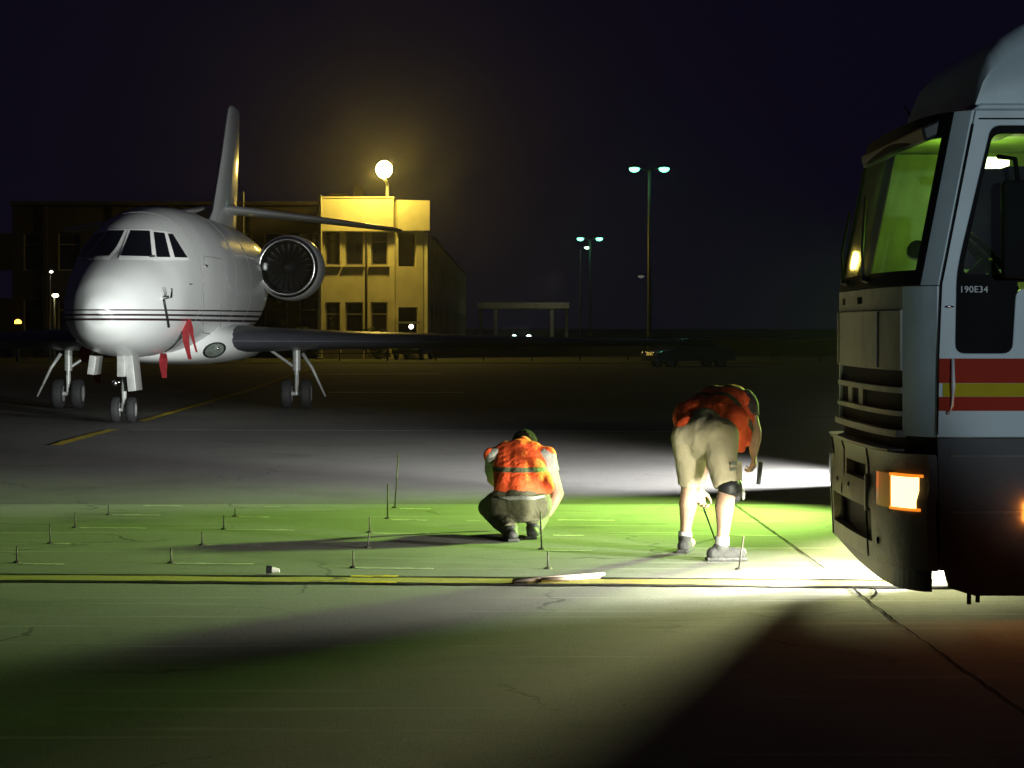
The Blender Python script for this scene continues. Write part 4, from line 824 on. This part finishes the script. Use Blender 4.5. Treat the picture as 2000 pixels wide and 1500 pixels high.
# yellow lit mast at the building's corner and thinner poles
def mast(x, yt, Y, r, label, name='mast', m=None):
    X = (x-1000)*Y/F; zt = CH-(yt-HZ)*Y/F; t = thing(name, (X, Y, 0), label, 'mast')
    b = MB(); b.cyl((X, Y, 0), (X, Y, zt), r, r*.85, 14); b.build('pole', m or M['polepaint'], t, smooth=True, angle=40)
    b = MB(); b.lathe((X, Y, zt), (0, 0, 1), [(0, r*.9), (.06, r*.9), (.12, 0)], 14); b.lathe((X, Y, 0), (0, 0, 1), [(0, r*2.2), (.08, r*2.2), (.10, r)], 14); b.build('fitting', M['polepaint'], t, smooth=True, angle=40)
    return t
mast(625, 384, 108.5, .11, 'thick yellow lit mast at the left corner of the yellow building', m=mat('cream painted mast', (.7, .66, .4), .5, var=.08))
mast(475, 378, 109, .05, 'thin mast behind the jet\'s tail, in front of the dim wing of the building')
# long dim wing to the left
dl = thing('dark_building', (BX(420), BY+5, 0), 'long dim building with a row of dark windows behind the jet', 'building')
Yd = BY+5; hs = []; wl = []
for k in range(14):
    x1 = BX(612)-k*1.75
    for z0, z1 in ((1.0, 3.0), (4.4, 6.3)):
        hs.append([(x1-1.15, z0), (x1, z0), (x1, z1), (x1-1.15, z1)]); wl.append((x1-1.15, x1, z0, z1))
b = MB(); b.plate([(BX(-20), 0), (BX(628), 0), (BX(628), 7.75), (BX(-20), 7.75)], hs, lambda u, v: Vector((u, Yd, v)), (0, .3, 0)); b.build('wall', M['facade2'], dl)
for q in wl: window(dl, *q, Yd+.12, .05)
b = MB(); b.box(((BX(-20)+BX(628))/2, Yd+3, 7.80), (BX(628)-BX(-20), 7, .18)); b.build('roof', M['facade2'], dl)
for k in range(6):
    xx = BX(600)-k*3.5; b = MB(); b.box((xx+.28, Yd-.12, 3.85), (.22, .2, 7.6)); b.build('pilaster', M['facade2'], dl)
# bushes and the tree beside the building
def foliage(name, label, cat, c, rad, n, leaf, trunk=True, m=None):
    c = Vector(c); t = thing(name, (c.x, c.y, 0), label, cat); b = MB()
    clumps = [(Vector((random.gauss(0, .45)*rad[0], random.gauss(0, .45)*rad[1], random.uniform(-.9, .9)*rad[2])), random.uniform(.25, .5)) for _ in range(16)]
    for i in range(n):
        cc, cr = random.choice(clumps); d = Vector((random.gauss(0, 1), random.gauss(0, 1), random.gauss(0, 1))).normalized()*cr*random.uniform(.5, 1.05)
        p = c+cc+Vector((d.x*rad[0], d.y*rad[1], d.z*rad[2]*.7))
        if p.z < .1: continue
        q = Vector((random.gauss(0, 1), random.gauss(0, 1), random.gauss(0, 1))).normalized().to_track_quat('Z', 'Y'); s_ = leaf*random.uniform(.6, 1.3)
        b.quad(*[p+q @ Vector(v) for v in ((-s_, 0, 0), (0, -s_*.5, 0), (s_, 0, s_*.2), (0, s_*.5, 0))])
    b.build('crown' if trunk else 'foliage', m or M['leaf'], t)
    b = MB(); b.tube([(c.x, c.y, 0), (c.x+.05, c.y, c.z*.5), (c.x-.05, c.y, c.z)], [.16, .12, .05], 10)
    for k in range(6):
        a = random.uniform(0, 6.28); z0 = c.z*random.uniform(.35, .8); b.tube([(c.x, c.y, z0), (c.x+math.cos(a)*rad[0]*.4, c.y+math.sin(a)*rad[1]*.4, z0+rad[2]*.35), (c.x+math.cos(a)*rad[0]*.75, c.y+math.sin(a)*rad[1]*.7, z0+rad[2]*.6)], [.06, .04, .015], 6)
    b.build('trunk' if trunk else 'stem', M['bark'], t, smooth=True)
foliage('bush', 'low yellow lit bush at the foot of the building\'s right window', 'bush', (BX(745), BY-2.2, .75), (.75, .6, .7), 1100, .09, False)
foliage('bush', 'low yellow lit bush left of the yellow lit mast', 'bush', (BX(596), BY-2.4, .85), (.6, .6, .75), 1000, .09, False)
# fence on the verge
fy = 103.0; t = thing('rail_fence', ((520-1000)*fy/F, fy, 0), 'low dark rail fence along the grass verge behind the jet', 'fence')
for k in range(13):
    x = (475-1000)*fy/F+k*2.15; b = MB(); b.box((x, fy, .55), (.06, .06, 1.1)); b.build('post', M['darkpost'], t)
b = MB(); x0 = (475-1000)*fy/F
for z in (.35, .72, 1.06): b.box((x0+12.9, fy, z), (25.8, .035, .04))
b.build('rail', M['darkpost'], t)

# ------------------------------------------------------------------ lamp posts
def lamp_post(x, yt, Y, heads, r, label, hw, glow, group=None):
    X = (x-1000)*Y/F; zt = CH-(yt-HZ)*Y/F; t = thing('street_lamp', (X, Y, 0), label, 'street lamp', group)
    b = MB(); b.cyl((X, Y, -.4), (X, Y, zt), r, r*.6, 12); b.build('pole', M['polepaint'], t, smooth=True)
    b = MB()
    for dx in heads: b.tube([(X, Y, zt-.1), (X+dx*.5, Y, zt+.05), (X+dx*.75, Y, zt+.06)], .04, 8)
    b.build('arm', M['polepaint'], t, smooth=True)
    for dx in heads:
        b = MB(); b.ball((X+dx, Y, zt+.12), hw, (1, .7, .42)); h = b.build('lamp_head', M['darkmetal'], t, smooth=True)
        b = MB(); b.ball((X+dx, Y-.02, zt+.02), hw*.92, (1, .75, .62), 18, 12); b.build('lens', glow, h, smooth=True)
    return t
lamp_post(1268, 331, 110, (-.71, .71), .10, 'tall street lamp with two glowing green white heads, standing alone', .27, M['mercury'])
lamp_post(1152, 467, 165, (-.68, .68), .10, 'distant street lamp with two glowing heads beside a single lamp', .27, M['mercury'])
lamp_post(1133, 484, 205, (.62,), .09, 'distant street lamp with one head, partly hidden behind the two headed lamp', .26, M['mercury_far'])
lamp_post(1272, 540, 190, (-.85,), .05, 'dim unlit looking street lamp head left of the tall two headed lamp', .28, mat('lamp cover with glow as highlight', (.6, .6, .55), .5, var=0, emit=(.8, .8, .7), estr=.12))  # faint emission imitates a highlight caught by the unlit head
lamp_post(98, 532, 100, (0.05,), .05, 'small white lamp on a post left of the jet', .09, M['whiteglow'])
lamp_post(106, 578, 96, (0.05,), .06, 'larger yellow white lamp on a short post left of the jet', .15, M['paleglow'])
g = P(35, 628, 100); t = thing('warning_light', (g.x, g.y, 0), 'small orange warning light low at the far left', 'warning light')
b = MB(); b.cyl((g.x, g.y, 0), (g.x, g.y, g.z-.12), .08, .07); b.box((g.x, g.y, g.z-.15), (.5, .3, .12)); b.build('stand', M['darkmetal'], t)
b = MB(); b.lathe((g.x, g.y, g.z-.1), (0, 0, 1), [(0, .15), (.12, .14), (.18, .08), (.2, 0)], 16); b.build('lens', M['orangeglow'], t, smooth=True)
# open frame shelter
Yg = 205.0; sg = F/Yg; t = thing('open_canopy', ((1022-1000)/sg, Yg, 0), 'pale open frame canopy on four posts in the dark distance', 'canopy')
gx = lambda x: (x-1000)/sg; zt = CH-(597-HZ)/sg
for x, dy in ((938, 3), (968, 0), (1078, 0), (1108, 3)):
    b = MB(); b.box((gx(x), Yg+dy, zt/2), (.30, .30, zt)); b.build('post', M['steelpale'], t)
b = MB(); b.box((gx(1022), Yg+1.5, zt), (gx(1112)-gx(932), 3.8, .55), None, .05); b.build('roof', M['steelpale'], t)
lamp('canopy_fill', 'POINT', (gx(1075), Yg-4, 5.6), 30, (1, .95, .6), radius=.1)  # added unseen light, only there to lift the canopy out of the dark
# cars
def car(name, X, Y, yaw, label, body, lit=False, sc=1.0, zoff=0):
    t = thing(name, (0, 0, 0), label, 'car')
    prof = [(-2.1, .35), (-2.12, .62), (-2.0, .78), (-1.2, .92), (-.55, 1.38), (-.2, 1.44), (.75, 1.42), (1.35, 1.02), (1.95, .95), (2.1, .72), (2.08, .35)]
    rs = []
    for yy, s_ in ((-.84, .86), (-.80, .96), (-.6, 1.0), (.6, 1.0), (.80, .96), (.84, .86)):
        rs.append([(x*(.97 if abs(yy) > .8 else 1), yy*(1 if z < .95 else .82), .3+(z-.3)*s_) for x, z in prof])
    b = MB(); b.rings(rs); b.build('body', body, t, smooth=True, angle=40)
    for sx in (-1, 1):
        b = MB(); b.prism([(-.95, sx*.70, .99), (-.52, sx*.70, 1.32), (.70, sx*.70, 1.33), (1.15, sx*.70, 1.0)], (0, sx*.055, 0)); b.build('side_window', M['pane'], t)
    b = MB(); b.prism([(-1.16, -.62, .96), (-1.16, .62, .96), (-.62, .58, 1.36), (-.62, -.58, 1.36)], (-.03, 0, .03)); b.build('windscreen', M['pane'], t)
    for x in (-1.3, 1.3):
        for sx in (-1, 1):
            b = MB(); b.lathe((x, sx*.74, .31), (0, 1, 0), [(-.1, .2), (-.1, .28), (-.06, .31), (.06, .31), (.1, .28), (.1, .2)], 20); wo = b.build('wheel', M['tyre'], t, smooth=True)
            b = MB(); b.lathe((x, sx*.74, .31), (0, 1, 0), [(-.09, 0), (-.09, .2), (.09, .2), (.09, 0)], 18); b.build('rim', M['gearmetal'], wo, smooth=True, angle=40)
    for sx in (-1, 1):
        b = MB(); b.ball((-2.08, sx*.62, .68), .15, (.5, 1.15, .85) if not lit else (.6, 1.5, 1.5)); b.build('headlight', M['headlamp'] if lit else M['chrome'], t, smooth=True)
    t.location = (X, Y, zoff); t.rotation_euler = (0, 0, yaw); t.scale = (sc, sc, sc); return t
car('parked_car', (1020-1000)*196/F, 196, R(88), 'distant dark car with two bright headlights under the open canopy', M['carbody'], True)
car('parked_car', (1345-1000)*90/F, 90, R(22), 'dark parked car right of the tall street lamp with faint light on its roof', M['carpale'], False, .82, -.08)
car('parked_car', (1203-1000)*150/F, 150, R(12), 'distant dark car with a thin green reflection along its roof', M['carbody'], False, .9, -.75)
car('parked_car', (806-1000)*106.5/F, 107.5, R(80), 'dark car at the building\'s entrance with one white headlight showing', M['carbody'], False, .8)
g = P(803, 638, 105.6); b = MB(); b.ball(g, .11); tag(b.build('entrance_lamp', M['whiteglow'], None, g, True), 'small white lamp glowing at the building\'s dark entrance', 'lamp')
# low dark wall beyond the apron
b = MB(); b.box((9, 122, .42), (46, .4, .9)); tag(b.build('low_wall', mat('dark low wall', (.02, .02, .024), .9, var=.3), None, (9, 122, 0)), 'long low dark wall beyond the apron under the street lamps', 'wall')

# ------------------------------------------------------------------ night air
b = MB(); b.box((0, 130, 8.5), (330, 290, 19.2))
hm = bpy.data.materials.new('night haze'); hm.use_nodes = True; n, l = nodes(hm); n.remove(n['Principled BSDF'])
pv = n.new('ShaderNodeVolumePrincipled'); pv.inputs['Color'].default_value = (.9, .9, .9, 1); pv.inputs['Density'].default_value = .00045; pv.inputs['Anisotropy'].default_value = .93
l.new(pv.outputs[0], n['Material Output'].inputs['Volume']); tag(b.build('haze', hm), kind='stuff')
